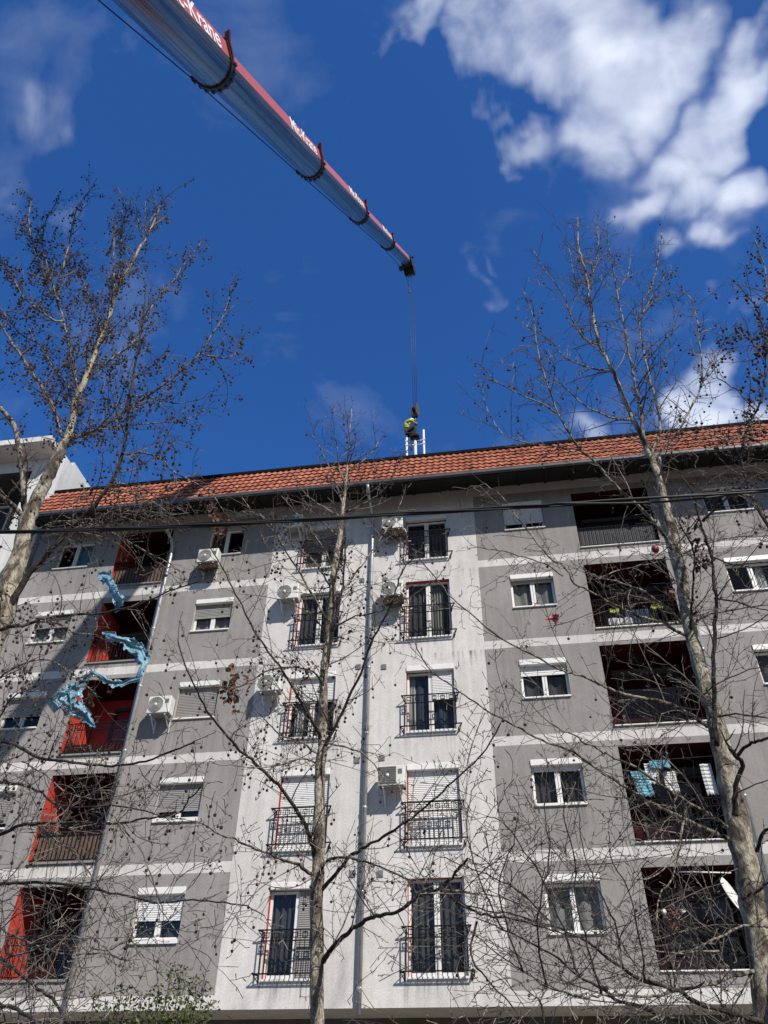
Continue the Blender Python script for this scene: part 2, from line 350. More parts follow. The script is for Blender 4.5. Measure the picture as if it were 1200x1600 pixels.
for s_ in STR[:5]:
    for i in range(20):
        a = random.uniform(BX0, BX1-2); b = a+random.uniform(.4, 2); h = random.uniform(.3, .9); sq.face([(a, -.004, s_[0]-h), (b, -.004, s_[0]-h), (b, -.004, s_[0]), (a, -.004, s_[0])]) if s_[0] > 5 and not any(o[2] < b and o[3] > a and o[5] > s_[0]-h and o[4] < s_[0] for o in ops) else None
        if len(sq.f)*4 > len(uvs): uvs += [(0, 0), (1, 0), (1, 1), (0, 1)]
so_ = sq.build('rain_stains', M['stain'], bld); ul = so_.data.uv_layers.new(name='UVMap')
for i, q_ in enumerate(uvs): ul.data[i].uv = q_
tag(so_, kind='stuff')
g = MB()
GW = [(-14.6, -12.2), (-11, -9.2), (-8.6, -7.2), (-6, -4.6), (-2.72, -1.47), (.4, 1.9), (3, 5), (6.6, 8.4)]
xg = sorted([BX0, BX1]+[q for a in GW for q in a])
for i in range(len(xg)-1):
    op = any(abs(xg[i]-a) < 1e-6 for a, b in GW)
    for z0, z1 in ((0, .9), (.9, 4.36), (4.36, 4.57)):
        if op and z0 == .9: continue
        g.face([(xg[i], 1.35, z0), (xg[i+1], 1.35, z0), (xg[i+1], 1.35, z1), (xg[i], 1.35, z1)])
for x in (BX0, BX1): g.face([(x, 1.35, 0), (x, 12, 0), (x, 12, 4.57), (x, 1.35, 4.57)])
g.build('ground_floor_wall', M['wall_dark'], bld)
for a, b in GW:
    f = MB(); mid = (a+b)/2
    for q in (a, mid-.04, b-.08): f.box(q, q+.08, 1.37, 1.44, .9, 4.36)
    for q0, q1 in ((a+.08, mid-.04), (mid+.04, b-.08)):
        f.box(q0, q1, 1.37, 1.44, .9, .98); f.box(q0, q1, 1.37, 1.44, 4.28, 4.36); f.box(q0, q1, 1.37, 1.44, 3.2, 3.27)
    fo = f.build('shop_window', M['mat_grey'], bld)
    p = MB(); p.pane(a+.02, b-.02, 1.40, .92, 4.34); p.build('pane', M['glass'], fo)
    p = MB(); p.box(a-.1, b+.1, 1.9, 1.95, .5, 4.5); p.build('interior_screen', M['room'], fo)

# windows ---------------------------------------------------------------
def slats(mb, x0, x1, z0, z1, y):
    n = max(1, int((z1-z0)/.048)); h = (z1-z0)/n
    for i in range(n):
        a = z1-i*h; b_ = a-h
        mb.face([(x0, y, a-.008), (x1, y, a-.008), (x1, y+.012, a), (x0, y+.012, a)])
        mb.face([(x0, y-.006, b_+.010), (x1, y-.006, b_+.010), (x1, y, a-.008), (x0, y, a-.008)])
        mb.face([(x0, y+.012, b_), (x1, y+.012, b_), (x1, y-.006, b_+.010), (x0, y-.006, b_+.010)])
    mb.box(x0, x1, y-.01, y+.014, z0-.035, z0-.001)
def window(c, k, box=True, down=(), curtain=None, sill=.05, proud=.05, shutmat='shutter', mull=.5, label=None, cur_y=.30):
    x0, x1 = CX[c]; fr = c in 'DE'
    z0, z1 = (FZ[k], FT[k]) if fr else (WZ[k], WT[k])
    e = .003; f = MB(); bh = .165 if box else 0
    ya, yb = .135, .205; t = .065; zb = z0+sill+.004; zt = z1-bh-e; xm = x0+(x1-x0)*mull
    f.box(x0+e, x0+t, ya, yb, zb, zt); f.box(x1-t, x1-e, ya, yb, zb, zt)
    for a, b in ((x0+t+.001, xm-.066), (xm+.066, x1-t-.001)):
        f.box(a, b, ya, yb, zt-t, zt); f.box(a, b, ya, yb, zb, zb+(.10 if fr else t))
    f.box(xm-.065, xm-.006, ya-.012, yb, zb, zt); f.box(xm+.006, xm+.065, ya-.012, yb, zb, zt); f.box(xm-.005, xm+.005, ya+.02, yb, zb, zt)
    fo = f.build('window', M['white'], bld, bevel=.006)
    if label: fo['label'] = label
    p = MB(); p.pane(x0+t-.02, xm-.03, .17, zb+.04, zt-.04); p.build('pane', M['glass'], fo)
    p = MB(); p.pane(xm+.03, x1-t+.02, .17, zb+.04, zt-.04); p.build('pane', M['glass'], fo)
    s = MB(); s.box(x0+e, x1-e, -.055, ya-.004, z0+e, z0+sill); s.build('sill', M['white'], fo, bevel=.006)
    if box:
        b = MB(); b.box(x0+e, x1-e, -proud+.01, .10, z1-bh, z1-e); b.build('shutter_box', M['white'], fo, bevel=.012)
    for a, b_, d in down:
        if d <= 0: continue
        s = MB(); zz = zt-(zt-zb)*d
        slats(s, x0+(x1-x0)*a+.02, x0+(x1-x0)*b_-.02, zz+.04, zt+.02, ya-.035)
        s.build('roller_shutter', M[shutmat], fo)
    if curtain:
        for a, b_, mname in curtain:
            q = MB(); n = 28; X0 = x0+(x1-x0)*a; X1 = x0+(x1-x0)*b_
            for i in range(n):
                u0, u1 = i/n, (i+1)/n
                y0 = cur_y+.035*math.sin(u0*n*.9+k); y1 = cur_y+.035*math.sin(u1*n*.9+k)
                q.face([(X0+(X1-X0)*u0, y0, zb), (X0+(X1-X0)*u1, y1, zb), (X0+(X1-X0)*u1, y1, zt), (X0+(X1-X0)*u0, y0, zt)], 0, True)
            q.build('curtain', M[mname], fo)
FULL = [(0, 1, 'curtain_dark')]
window('A', 0); window('A', 1, down=[(0, 1, .85)], shutmat='shutter_grey'); window('A', 2, down=[(0, 1, .6)], shutmat='shutter_grey')
window('A', 3, down=[(0, 1, .42)], shutmat='shutter_grey', curtain=[(0, 1, 'curtain')]); window('A', 4, box=False, curtain=[(.5, 1, 'teal')])
window('C', 0, down=[(0, 1, .58)], sill=.11, curtain=FULL); window('C', 1, down=[(0, 1, .78)], sill=.11, shutmat='shutter_grey', curtain=FULL)
window('C', 2, down=[(0, 1, .95)], shutmat='shutter_grey'); window('C', 3, down=[(0, 1, .5)], shutmat='shutter_grey', curtain=[(0, 1, 'curtain')]); window('C', 4, box=False, curtain=[(0, .5, 'mat_brown')])
window('F', 0, curtain=[(0, 1, 'curtain')], proud=.07); window('F', 1, down=[(0, 1, .13)], sill=.07, curtain=[(0, .45, 'curtain_dark'), (.6, 1, 'curtain_dark')]); window('F', 2, down=[(0, 1, .30)], curtain=FULL)
window('F', 3, down=[(0, 1, .10)], curtain=[(0, 1, 'curtain')], shutmat='shutter_grey'); window('F', 4, down=[(0, 1, .72)], curtain=FULL)
window('H', 0); window('H', 1, down=[(0, 1, .4)]); window('H', 2, curtain=[(.1, .9, 'curtain_dark')]); window('H', 3, curtain=[(.5, .8, 'sheer')]); window('H', 4, box=False, curtain=FULL)
window('D', 0, down=[(.54, 1, 1.0)], curtain=[(0, .5, 'curtain_dark')], shutmat='shutter_grey', mull=.53); window('D', 1, down=[(0, 1, 1.0)])
window('D', 2, down=[(0, 1, .40)], curtain=[(.1, .3, 'sheer'), (.3, 1, 'curtain_dark')]); window('D', 3, curtain=[(0, .5, 'curtain_dark'), (.6, 1, 'cloth_navy')]); window('D', 4, down=[(0, 1, .55)], curtain=[(0, 1, 'curtain')], shutmat='shutter_grey')
window('E', 0, box=False, curtain=[(0, .45, 'curtain_dark'), (.55, 1, 'curtain_dark')]); window('E', 1, down=[(0, 1, 1.0)])
window('E', 2, down=[(.52, 1, .48)], curtain=[(.03, .16, 'sheer'), (.16, 1, 'cloth_navy')]); window('E', 3, box=False, curtain=[(0, .5, 'curtain_dark'), (.55, .8, 'curtain'), (.8, 1, 'curtain_dark')]); window('E', 4, curtain=[(0, .3, 'cloth_navy'), (.3, 1, 'curtain_dark')])

# french balcony railings -------------------------------------------------
def bar(mb, a, b, r=.009): 
    a, b = Vector(a), Vector(b); d = (b-a).normalized(); u = d.orthogonal().normalized(); v = d.cross(u)
    if abs(d.z) > .9: u, v = Vector((1, 0, 0)), Vector((0, 1, 0))
    elif abs(d.x) > .9: u, v = Vector((0, 1, 0)), Vector((0, 0, 1))
    mb.obox((a+b)/2, u*r, v*r, d*((b-a).length/2))
def ornament(mb, x, y, z, s):
    for q in (-1, 1):
        bar(mb, (x-s-.009, y, z+q*s), (x+s+.009, y, z+q*s)); bar(mb, (x+q*s, y, z-s+.009), (x+q*s, y, z+s-.009))
def french_rail(c, k):
    x0, x1 = CX[c]; z0 = FZ[k]; y = -.20; r = MB()
    zt, zm, zb = z0+1.03, z0+.80, z0+.13
    for z, e in ((zt, .13), (zb, .17)):
        a, b = x0-e, x1+e
        bar(r, (a, y, z), (b, y, z), .014)
        for xx, s in ((a, 1), (b, -1)):
            bar(r, (xx+s*.014, y+.014, z-.003), (xx+s*.10, -.004, z-.003), .011); bar(r, (xx+s*.1, -.012, z-.16), (xx+s*.1, -.012, z-.014), .011)
            bar(r, (xx+s*.02, y+.01, z-.016), (xx+s*.1, -.014, z-.15), .008)
    bar(r, (x0-.03, y, zm), (x1+.03, y, zm), .012)
    n = 12; xa, xb = x0-.02, x1+.02
    for i in range(n+1):
        x = xa+(xb-xa)*i/n; end = i in (0, n)
        bar(r, (x, y, zb+.016), (x, y, zm-.014), .012 if end else .008)
        bar(r, (x, y, zm+.014), (x, y, zt-.016), .012 if end else .006)
    for i in range(1, n, 2):
        x = xa+(xb-xa)*(i+.0)/n
        ornament(r, x, y-.012, (zm+zt)/2, .052)
    r.build('french_balcony_railing', M['iron'], bld)
for k in range(5):
    for c in 'DE': french_rail(c, k)

# recessed balconies -------------------------------------------------------
def loggia(c, k):
    x0, x1 = CX[c]; z0, z1 = LZ[k], LT[k]; y = .06; e = .004
    s = MB(); s.box(x0+e, x1-e, -.05, .12, z0+e, z0+(.035 if c == 'G' else .06)); s.build('balcony_sill', M['white'] if c == 'G' else M['vent'], bld, bevel=.006)
    r = MB(); zb, zt = z0+.13, z0+1.02; zm = zt-.2
    for z in (zb, zm, zt): bar(r, (x0+e, y, z), (x1-e, y, z), .013)
    n = int((x1-x0)/.115); n += n % 2
    for i in range(1, n):
        x = x0+(x1-x0)*i/n
        bar(r, (x, y, zb+.014), (x, y, zm-.014), .0075)
        if i % 2: ornament(r, x, y-.002, (zm+zt)/2, .055)
        else: bar(r, (x, y, zm+.014), (x, y, zt-.014), .0075)
    r.build('balcony_railing', M['iron'], bld)
    # balcony door and window in the back wall
    d = MB(); yb = 1.39; a = x0+(x1-x0)*(.32 if c == 'B' else .2); b = x1-.12; h = z1-.32
    for q in (a, (a+b)/2-.05, b-.09): d.box(q, q+.09, yb-.07, yb, z0+.16, h)
    for q0, q1 in ((a+.091, (a+b)/2-.051), ((a+b)/2+.041, b-.091)):
        d.box(q0, q1, yb-.07, yb, h-.09, h); d.box(q0, q1, yb-.07, yb, z0+.16, z0+.28); d.box(q0, q1, yb-.07, yb, z0+.95, z0+1.03)
    do = d.build('balcony_door', M['frame_brown'], bld)
    p = MB(); p.pane(a+.03, b-.03, yb-.035, z0+.2, h-.03); p.build('pane', M['glass'], do)
    if c == 'G':
        q = MB(); q.box(a-.1, b+.05, yb-.16, yb-.002, h+.004, h+.19); q.build('shutter_box', M['mat_grey'], do)
    elif k in (0, 1):
        q = MB(); slats(q, a+.03, b-.03, z0+.9, h-.03, yb-.11); q.build('roller_shutter', M['frame_brown'], do)
for k in range(5):
    for c in 'BGI': loggia(c, k)
def infill(c, k, m, a=.02, b=.98, h=.78, lab=None):
    x0, x1 = CX[c]; q = MB(); n = 60; z0 = LZ[k]+.1
    for i in range(n):
        u0, u1 = i/n, (i+1)/n; X = lambda u: x0+(x1-x0)*(a+(b-a)*u)
        y0 = .11+.006*(i % 2); y1 = .11+.006*((i+1) % 2)
        q.face([(X(u0), y0, z0), (X(u1), y1, z0), (X(u1), y1, z0+h), (X(u0), y0, z0+h)])
    o = q.build('railing_screen', M[m], bld)
    if lab: o['label'] = lab
infill('B', 1, 'mat_brown', lab='brown reed screen behind the railing'); infill('G', 4, 'mat_grey', lab='grey screen behind the railing')
infill('B', 4, 'mat_brown'); infill('B', 2, 'logg_back', h=.3)

# roof ---------------------------------------------------------------------
P0, P1 = Vector((0, -1.24, 19.12)), Vector((0, -.10, 21.10)); dn = (P1-P0); SL = dn.length; dn.normalize(); nn = Vector((0, -dn.z, dn.y))
t = MB(); TW = .215; nt_ = int((BX1-BX0+.1)/TW); SMP = 8; NC = 6; cw = SL/NC
prof = [0, .008, .020, .027, .024, .013, .004, -.002]
for cidx in range(NC):
    rows = []
    offx = 0
    jit = [random.uniform(-.006, .006) for _ in range(nt_+1)]; jz = [random.uniform(-.012, .012) for _ in range(nt_+1)]
    for row, (u, lift) in enumerate(((.05, -.012), (-.03, .050), (cw*.5, .026), (cw+.01, .006))):
        line = []
        for i in range(nt_*SMP+1):
            ti = min(i//SMP, nt_-1); x = BX0-.05+i*TW/SMP
            p = P0+dn*(cidx*cw+u+(jz[ti] if row < 2 else 0))+nn*(lift+prof[i % SMP]*(1.15 if row else .9)+jit[ti])
            line.append((x, p.y, p.z))
        rows.append(line)
    for r_ in range(3):
        b = len(t.v); t.v += rows[r_]; t.v += rows[r_+1]; n = len(rows[0])
        for i in range(n-1):
            t.f.append((b+i, b+i+1, b+n+i+1, b+n+i)); t.mi.append(0); t.sm.append(r_ > 0)
roof = t.build('roof', M['tile'], bld)
q = MB(); q.box(BX0-.06, BX1+.06, -.15, .10, 21.13, 21.26); q.build('ridge_cap', M['ridge'], roof)
q = MB(); q.face([(BX0, 0, 21.0), (BX1, 0, 21.0), (BX1, 12, 21.0), (BX0, 12, 21.0)]); q.build('flat_roof', M['rooftop'], roof)
q = MB()   # soffit boards, rafters and bargeboards under the tiles
q.face([(BX0-.05, -1.16, 19.10), (BX0-.05, 0, 19.52), (BX1+.05, 0, 19.52), (BX1+.05, -1.16, 19.10)])
q.box(BX0-.05, BX1+.05, -1.19, -1.162, 19.0, 19.11)
for i in range(34):
    x = BX0+.2+i*.88; q.face([(x, -1.15, 19.06), (x+.09, -1.15, 19.06), (x+.09, -.005, 19.47), (x, -.005, 19.47)])
    for s_ in (0, .09): q.face([(x+s_, -1.15, 19.06), (x+s_, -.005, 19.47), (x+s_, -.005, 19.52), (x+s_, -1.15, 19.10)])
for xx in (BX0-.05, BX1+.05): q.face([(xx, -1.2, 19.08), (xx, 0, 19.45), (xx, 0, 21.1), (xx, -.1, 21.1)])
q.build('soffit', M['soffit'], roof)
q = MB(); gp = [(-1.20, 19.13), (-1.205, 19.05), (-1.235, 19.0), (-1.285, 18.99), (-1.325, 19.03), (-1.335, 19.11), (-1.345, 19.125), (-1.325, 19.125), (-1.315, 19.04), (-1.28, 19.005), (-1.24, 19.015), (-1.215, 19.06), (-1.21, 19.13)]
for i in range(len(gp)):
    a, b = gp[i], gp[(i+1) % len(gp)]
    q.face([(BX0-.05, a[0], a[1]), (BX1, a[0], a[1]), (BX1, b[0], b[1]), (BX0-.05, b[0], b[1])])
q.face([(BX0-.05, a, b) for a, b in gp[:7]])
q.build('gutter', M['gutter'], bld)
q = MB(); ra = at(1176, 668, .5); rb = at(1206, 650, .5)
q.face([(ra.x, .5, 21.0), (13.9, .5, 21.0), (13.9, .5, rb.z+.9), ]); q.face([(ra.x, .5, 21), (13.9, .5, rb.z+.9), (13.9, 4, rb.z+.9), (ra.x, 4, 21)])
q.face([(13.9, .5, 21.0), (13.9, 4, 21.0), (13.9, 4, rb.z+.9), (13.9, .5, rb.z+.9)]); q.face([(ra.x, 4, 21.0), (13.9, 4, rb.z+.9), (13.9, 4, 21.0)])
q.build('roof_dormer', M['mat_grey'], roof)
# drainpipes
def pipe(x, zb, r=.055, y=-.125, gx=None):
    p = MB(); gx = x if gx is None else gx
    p.tube([(gx, -1.27, 19.0), (gx, -1.25, 18.86), ((gx*.9+x*.1), -1.12, 18.70), (gx*.15+x*.85, -.26, 18.18), (x, y, 17.98), (x, y, 17.7), (x, y, zb)], r, 12)
    for i in range(int((17.5-zb)/2)):
        z = zb+.5+2*i; p.lathe([(r+.004, -.035), (r+.012, -.03), (r+.012, .03), (r+.004, .035)], 12, 0, 'Z', (x, y, z)); p.box(x-.012, x+.012, y+r*.5, -.002, z-.02, z+.02)
    return p.build('drainpipe', M['zinc'], bld)
def pipe_straight(x, zb, r=.055, y=-.125):
    p = MB(); p.tube([(x, -1.27, 19.0), (x, -1.24, 18.88), (x, -1.05, 18.78), (x, -.3, 18.62), (x, y-.02, 18.52), (x, y, 18.3), (x, y, zb)], r, 12)
    for i in range(int((18-zb)/2)):
        z = zb+.5+2*i; p.lathe([(r+.004, -.035), (r+.012, -.03), (r+.012, .03), (r+.004, .035)], 12, 0, 'Z', (x, y, z)); p.box(x-.012, x+.012, y+r*.5, -.002, z-.02, z+.02)
    return p.build('drainpipe', M['zinc'], bld)
pipe_straight(-3.68, 4.42); pipe(-10.56, 4.3, gx=-10.75); pipe_straight(5.52, 4.3)
# vent covers and small wall hooks
for px, py in ((566, 907), (602, 906), (560, 1042), (600, 1042), (558, 1188), (597, 1184), (551, 1365), (594, 1365)):
    p = at(px, py); v = MB(); v.box(p.x-.075, p.x+.075, -.03, -.002, p.z-.075, p.z+.075)
    for i in range(5): v.box(p.x-.06, p.x+.06, -.036, -.031, p.z-.055+i*.026, p.z-.043+i*.026)
    v.build('vent_cover', M['vent'], bld)
for px, py in ((722, 928), (747, 1222), (405, 1244), (717, 1040)):
    p = at(px, py); v = MB(); v.tube([(p.x, -.002, p.z), (p.x, -.09, p.z), (p.x, -.11, p.z+.03), (p.x, -.11, p.z+.1)], .012, 6); v.build('wall_hook', M['vent'], bld)

# ------------------------------------------------------------------ neighbouring building on the left
nb = tag(empty('white_building', (-20, 0, 0)), 'taller white rendered building with a deep flat eave at the left edge', 'building')
NX0, NX1, NZ = -26.0, -15.98, 23.2
w = MB(); oz0, oz1, ox0, ox1 = 19.55, 22.6, -21.5, -17.22
lows = [(oz0, oz1), (16.4, 18.9), (13.3, 15.8), (10.2, 12.7), (7.1, 9.6)]
zz = sorted(set([0, NZ]+[q for a in lows for q in a]))
for xa, xb in ((NX0, ox0), (ox0, ox1), (ox1, NX1)):
    for j in range(len(zz)-1):
        if xa == ox0 and any(a <= zz[j] < b for a, b in lows): continue
        w.face([(xa, 0, zz[j]), (xb, 0, zz[j]), (xb, 0, zz[j+1]), (xa, 0, zz[j+1])], 0)
for a, b in lows:
    for f_ in ([(ox1, 0, a), (ox1, 1.6, a), (ox1, 1.6, b), (ox1, 0, b)], [(ox0, 0, a), (ox0, 0, b), (ox0, 1.6, b), (ox0, 1.6, a)], [(ox0, 0, b), (ox1, 0, b), (ox1, 1.6, b), (ox0, 1.6, b)], [(ox0, 0, a), (ox0, 1.6, a), (ox1, 1.6, a), (ox1, 0, a)], [(ox0, 1.6, a), (ox1, 1.6, a), (ox1, 1.6, b), (ox0, 1.6, b)]): w.face(f_, 1)
w.face([(NX1, 0, 0), (NX1, 12, 0), (NX1, 12, NZ), (NX1, 0, NZ)], 0); w.face([(NX0, 0, 0), (NX0, 0, NZ), (NX0, 12, NZ), (NX0, 12, 0)], 0); w.face([(NX0, 12, 0), (NX0, 12, NZ), (NX1, 12, NZ), (NX1, 12, 0)], 0)
w.build('wall', [M['wall_nb'], M['mat_grey']], nb)
q = MB(); q.box(NX0, NX1-.2, -.95, 0.6, NZ+.003, NZ+.26); q.box(NX0, NX1-.03, .601, 12.1, NZ+.003, NZ+.26); q.build('roof_slab', M['wall_nb'], nb)
for a, b in lows[:3]:
    r = MB()
    for z in (a+.1, a+.95): bar(r, (ox0+.01, .08, z), (ox1-.01, .08, z), .014)
    for i in range(1, 34): x = ox0+(ox1-ox0)*i/34; bar(r, (x, .08, a+.115), (x, .08, a+.935), .008)
    r.build('balcony_railing', M['iron'], nb)
    d = MB()
    for x in (-20.6, -19.7, -18.8): d.box(x, x+.09, 1.5, 1.58, a+.05, b-.3)
    for x in (-20.5, -19.6): d.box(x, x+.79, 1.5, 1.58, b-.4, b-.3); d.box(x, x+.79, 1.5, 1.58, a+.05, a+.15)
    do = d.build('balcony_door', M['white'], nb); p = MB(); p.pane(-20.55, -18.75, 1.54, a+.08, b-.33); p.build('pane', M['glass'], do)
q = MB(); q.tube([(-15.87, -1.27, 19.0), (-15.87, -1.2, 18.8), (-15.87, -.3, 18.45), (-15.87, -.12, 18.3), (-15.87, -.12, 4.3)], .05, 10); q.build('drainpipe', M['zinc'], bld)

# ------------------------------------------------------------------ air conditioners on the facade
def ac(x, z, label, W=.68, H=.52, square=False, cy=-.50, hose=True):
    r = tag(empty('air_conditioner', (x, -.30, z)), label, 'air conditioner', 'air conditioner units on the facade')
    yf, yb = cy, cy+.31; a, b = x-W/2, x+W/2
    m_ = MB(); m_.box(a, b, yf, yb, z, z+H)
    m_.build('case', M['ac'], r, bevel=.018)
    m_ = MB(); m_.box(a+.03, b-.03, yf+.03, yb-.02, z-.025, z-.002); m_.build('base_tray', M['ac_under'], r)
    m_ = MB(); cx, cz, R_ = a+W*.36, z+H*.5, H*.43
    if square:
        m_.box(cx-R_, cx+R_, yf-.012, yf-.003, cz-R_, cz+R_)
        for i in range(9): zz_ = cz-R_+.03+i*(2*R_-.06)/8; m_.box(cx-R_+.01, cx+R_-.01, yf-.022, yf-.013, zz_-.006, zz_+.006)
    else:
        m_.lathe([(R_, -.002), (R_, -.012), (.001, -.012)], 28, 0, 'Y', (cx, yf, cz), False)
    g_ = m_.build('fan_grille', M['ac_dark'], r)
    m_ = MB()
    for i in range(6):
        rr = R_*(.22+.155*i); pts = [(cx+rr*math.cos(t_), yf-.02, cz+rr*math.sin(t_)) for t_ in [2*math.pi*j/24 for j in range(25)]]
        if not square: m_.tube(pts, .0045, 4, cap=False)
    m_.lathe([(.045, -.014), (.04, -.028), (.001, -.03)], 14, 0, 'Y', (cx, yf, cz)); m_.build('fan_guard', M['ac'], g_)
    m_ = MB(); m_.box(b-.17, b-.06, yf-.004, yf-.001, z+H*.55, z+H*.8); m_.build('badge', M['ac_dark'], r)
    for s_ in (.18, .82):
        xx = a+W*s_; m_ = MB(); m_.box(xx-.018, xx+.018, yf+.02, -.004, z-.055, z-.027); m_.box(xx-.018, xx+.018, -.03, -.004, z-.40, z-.056)
        bar(m_, (xx, yf+.1, z-.058), (xx, -.03, z-.33), .011); m_.build('bracket', M['galv'], r)
    if hose:
        m_ = MB(); m_.tube([(b+.002, yb-.08, z+.12), (b+.06, yb-.06, z+.08), (b+.09, yb+.02, z-.05), (b+.1, -.05, z-.2), (b+.16, -.03, z-.24), (b+.22, -.01, z-.2)], .018, 8); m_.build('hose', M['ac'], r)
    return r
ac(-6.33, 18.15, 'air conditioner in the eave shadow above the left french window of the pale bay')
ac(-6.23, 15.30, 'white air conditioner with round fan left of the fourth floor left french window')
ac(-6.48, 12.20, 'air conditioner in front of a dark shadow left of the third floor left french window')
ac(-2.98, 17.72, 'white air conditioner just right of the central drainpipe near the roof')
ac(-2.97, 15.12, 'white round fan air conditioner over a brown tangle right of the central drainpipe')
ac(-2.95, 9.32, 'white air conditioner with square grille beside the fully closed second floor shutter', square=True, hose=False)
ac(-9.08, 17.00, 'white air conditioner below the top window right of the left drainpipe', hose=False)
ac(-9.66, 11.72, 'white air conditioner with a pale fan right beside the left drainpipe', hose=False)
def tangle(x, y, z, rx, rz, label):
    m_ = MB()
    for i in range(150):
        a = random.uniform(0, 6.28); b = random.uniform(0, 6.28); p = Vector((x+rx*math.cos(a)*random.uniform(.2, 1), y+.12*math.cos(b), z+rz*math.sin(a)*random.uniform(.2, 1)))
        pts = [p]
        for j in range(3): p = p+Vector((random.uniform(-.1, .1), random.uniform(-.06, .06), random.uniform(-.06, .06))); pts.append(p)
        m_.tube(pts, .009, 3, cap=False)
    for i in range(5):
        m_.obox((x+rx*.3*(i-2), y, z), Vector((rx*.25, 0, .01)), Vector((0, .09, .01)), Vector((0, .01, rz*.6)))
    tag(m_.build('bird_nest', M['nest']), label, 'nest', 'brown tangles of dry stems under the air conditioners')
tangle(-2.95, -.36, 14.98, .38, .16, 'brown tangle of dry stems under the round fan unit beside the central drainpipe')
tangle(-2.95, -.36, 17.60, .36, .14, 'brown tangle of dry stems under the topmost unit right of the central drainpipe')
tangle(-9.05, -.36, 16.88, .36, .14, 'brown tangle of dry stems under the unit below the top window by the left drainpipe')

# ------------------------------------------------------------------ things on the balconies
def cloth(name, x0, x1, z0, z1, y, m, label, cat, wav=.03, seed=0, skew=0):
    rnd = random.Random(seed); q = MB(); n, k = 14, 8; ph = rnd.uniform(0, 6)
    P = [[(x0+(x1-x0)*i/n+skew*(1-j/k)+.012*math.sin(j*.5+ph)*(1-j/k), y+min(wav, (x1-x0)*.07)*(math.sin(i*.75+ph+j*.05)+.3*math.sin(i*1.9+ph*2))*(1-.5*j/k), z0+(z1-z0)*j/k-(.05*abs(math.sin(i*.7+ph)) if j == 0 else 0)) for i in range(n+1)] for j in range(k+1)]
    for j in range(k):
        for i in range(n): q.face([P[j][i], P[j][i+1], P[j+1][i+1], P[j+1][i]], 0, True)
    o = q.build(name, m); s_ = o.modifiers.new('thickness', 'SOLIDIFY'); s_.thickness = .006
    return tag(o, label, cat)
cloth('towel', 3.05, 3.42, 9.05, 9.66, .22, M['teal'], 'light blue towel drying on the second floor right balcony', 'towel', seed=1, skew=.1)
cloth('shirt', 3.42, 3.72, 9.35, 9.85, .22, M['cloth_white'], 'small pale cloth hung next to the blue towel on the balcony', 'cloth', seed=2)
cloth('towel', 3.55, 4.05, 9.72, 9.9, .16, M['teal'], 'green blue strip of cloth high on the laundry line of the second floor right balcony', 'towel', seed=9)
cloth('shirt', 3.85, 4.15, 9.15, 9.65, .30, M['cloth_white'], 'white shirt in the middle of the second floor balcony laundry', 'shirt', seed=3)
cloth('shirt', 4.78, 5.05, 9.05, 9.8, .30, M['cloth_white'], 'white garment hung at the right end of the balcony laundry beside the trunk', 'shirt', seed=4)
q = MB(); q.tube([(2.86, .14, 9.93), (4, .14, 9.9), (5.2, .14, 9.93)], .006, 5); tag(q.build('laundry_line', M['cable']), 'thin laundry line across the second floor right balcony', 'line')
cloth('vest', 3.34, 3.62, 14.36, 14.46, .12, M['hivis'], 'yellow green cloth over the left half of the fourth floor right balcony railing', 'vest', seed=5)
cloth('vest', 4.50, 4.84, 14.40, 14.51, .12, M['hivis'], 'yellow green cloth over the right half of the fourth floor right balcony railing', 'vest', seed=6)
cloth('bedding', 3.25, 3.95, 13.90, 14.16, .16, M['cloth_white'], 'crumpled white bedding low behind the fourth floor right balcony bars', 'bedding', wav=.05, seed=7)
cloth('blanket', 3.75, 4.4, 13.95, 14.4, .16, M['cloth_navy'], 'dark blue blanket behind the fourth floor right balcony railing', 'blanket', seed=8)
# satellite dish
da, db = at(1123, 1372, -.35), at(1159, 1428, -.35); dc = (da+db)/2; ax1 = (db-da).normalized(); vd = (dc-CAM).normalized()
nrm = (vd.cross(ax1)).normalized(); nrm = nrm if nrm.dot(Vector((.8, -1, 1.12))) > 0 else -nrm; nrm = (nrm*.975-vd*.22).normalized(); ax2 = nrm.cross(ax1).normalized(); rad = (db-da).length/2
ds = tag(empty('satellite_dish', (dc.x, -.1, dc.z-.3)), 'white satellite dish seen edge on at the first floor right balcony', 'satellite dish')
q = MB(); rings = [(.02, 0), (.35, .018), (.7, .07), (1.0, .15)]; b0 = len(q.v)
for side in (0, 1):
    for f_, d_ in rings:
        for j in range(28):
            a = 2*math.pi*j/28; p = dc+ax1*(math.cos(a)*rad*f_)+ax2*(math.sin(a)*rad*f_)+nrm*(d_*rad-.01*side); q.v.append(tuple(p))
for side in (0, 1):
    o_ = side*len(rings)*28
    for i in range(len(rings)-1):
        for j in range(28): q.f.append((o_+i*28+j, o_+i*28+(j+1) % 28, o_+(i+1)*28+(j+1) % 28, o_+(i+1)*28+j)); q.mi.append(0); q.sm.append(True)
for j in range(28): q.f.append((3*28+j, 3*28+(j+1) % 28, 7*28+(j+1) % 28, 7*28+j)); q.mi.append(0); q.sm.append(False)
q.build('reflector', M['white'], ds)
q = MB(); q.tube([dc-nrm*.01, dc-nrm*.12, (dc.x+.0, -.12, dc.z-.25), (dc.x, -.02, dc.z-.45)], .02, 8); q.build('mount', M['vent'], ds)
q = MB(); q.tube([dc+ax1*rad*.95+nrm*.14*rad, dc+ax1*rad*.5+nrm*.5*rad, dc+nrm*.85*rad], .01, 6); q.lathe([(.03, -.04), (.035, .04), (.01, .06)], 10, 0, 'Z', tuple(dc+nrm*.85*rad)); q.build('receiver_arm', M['vent'], ds)
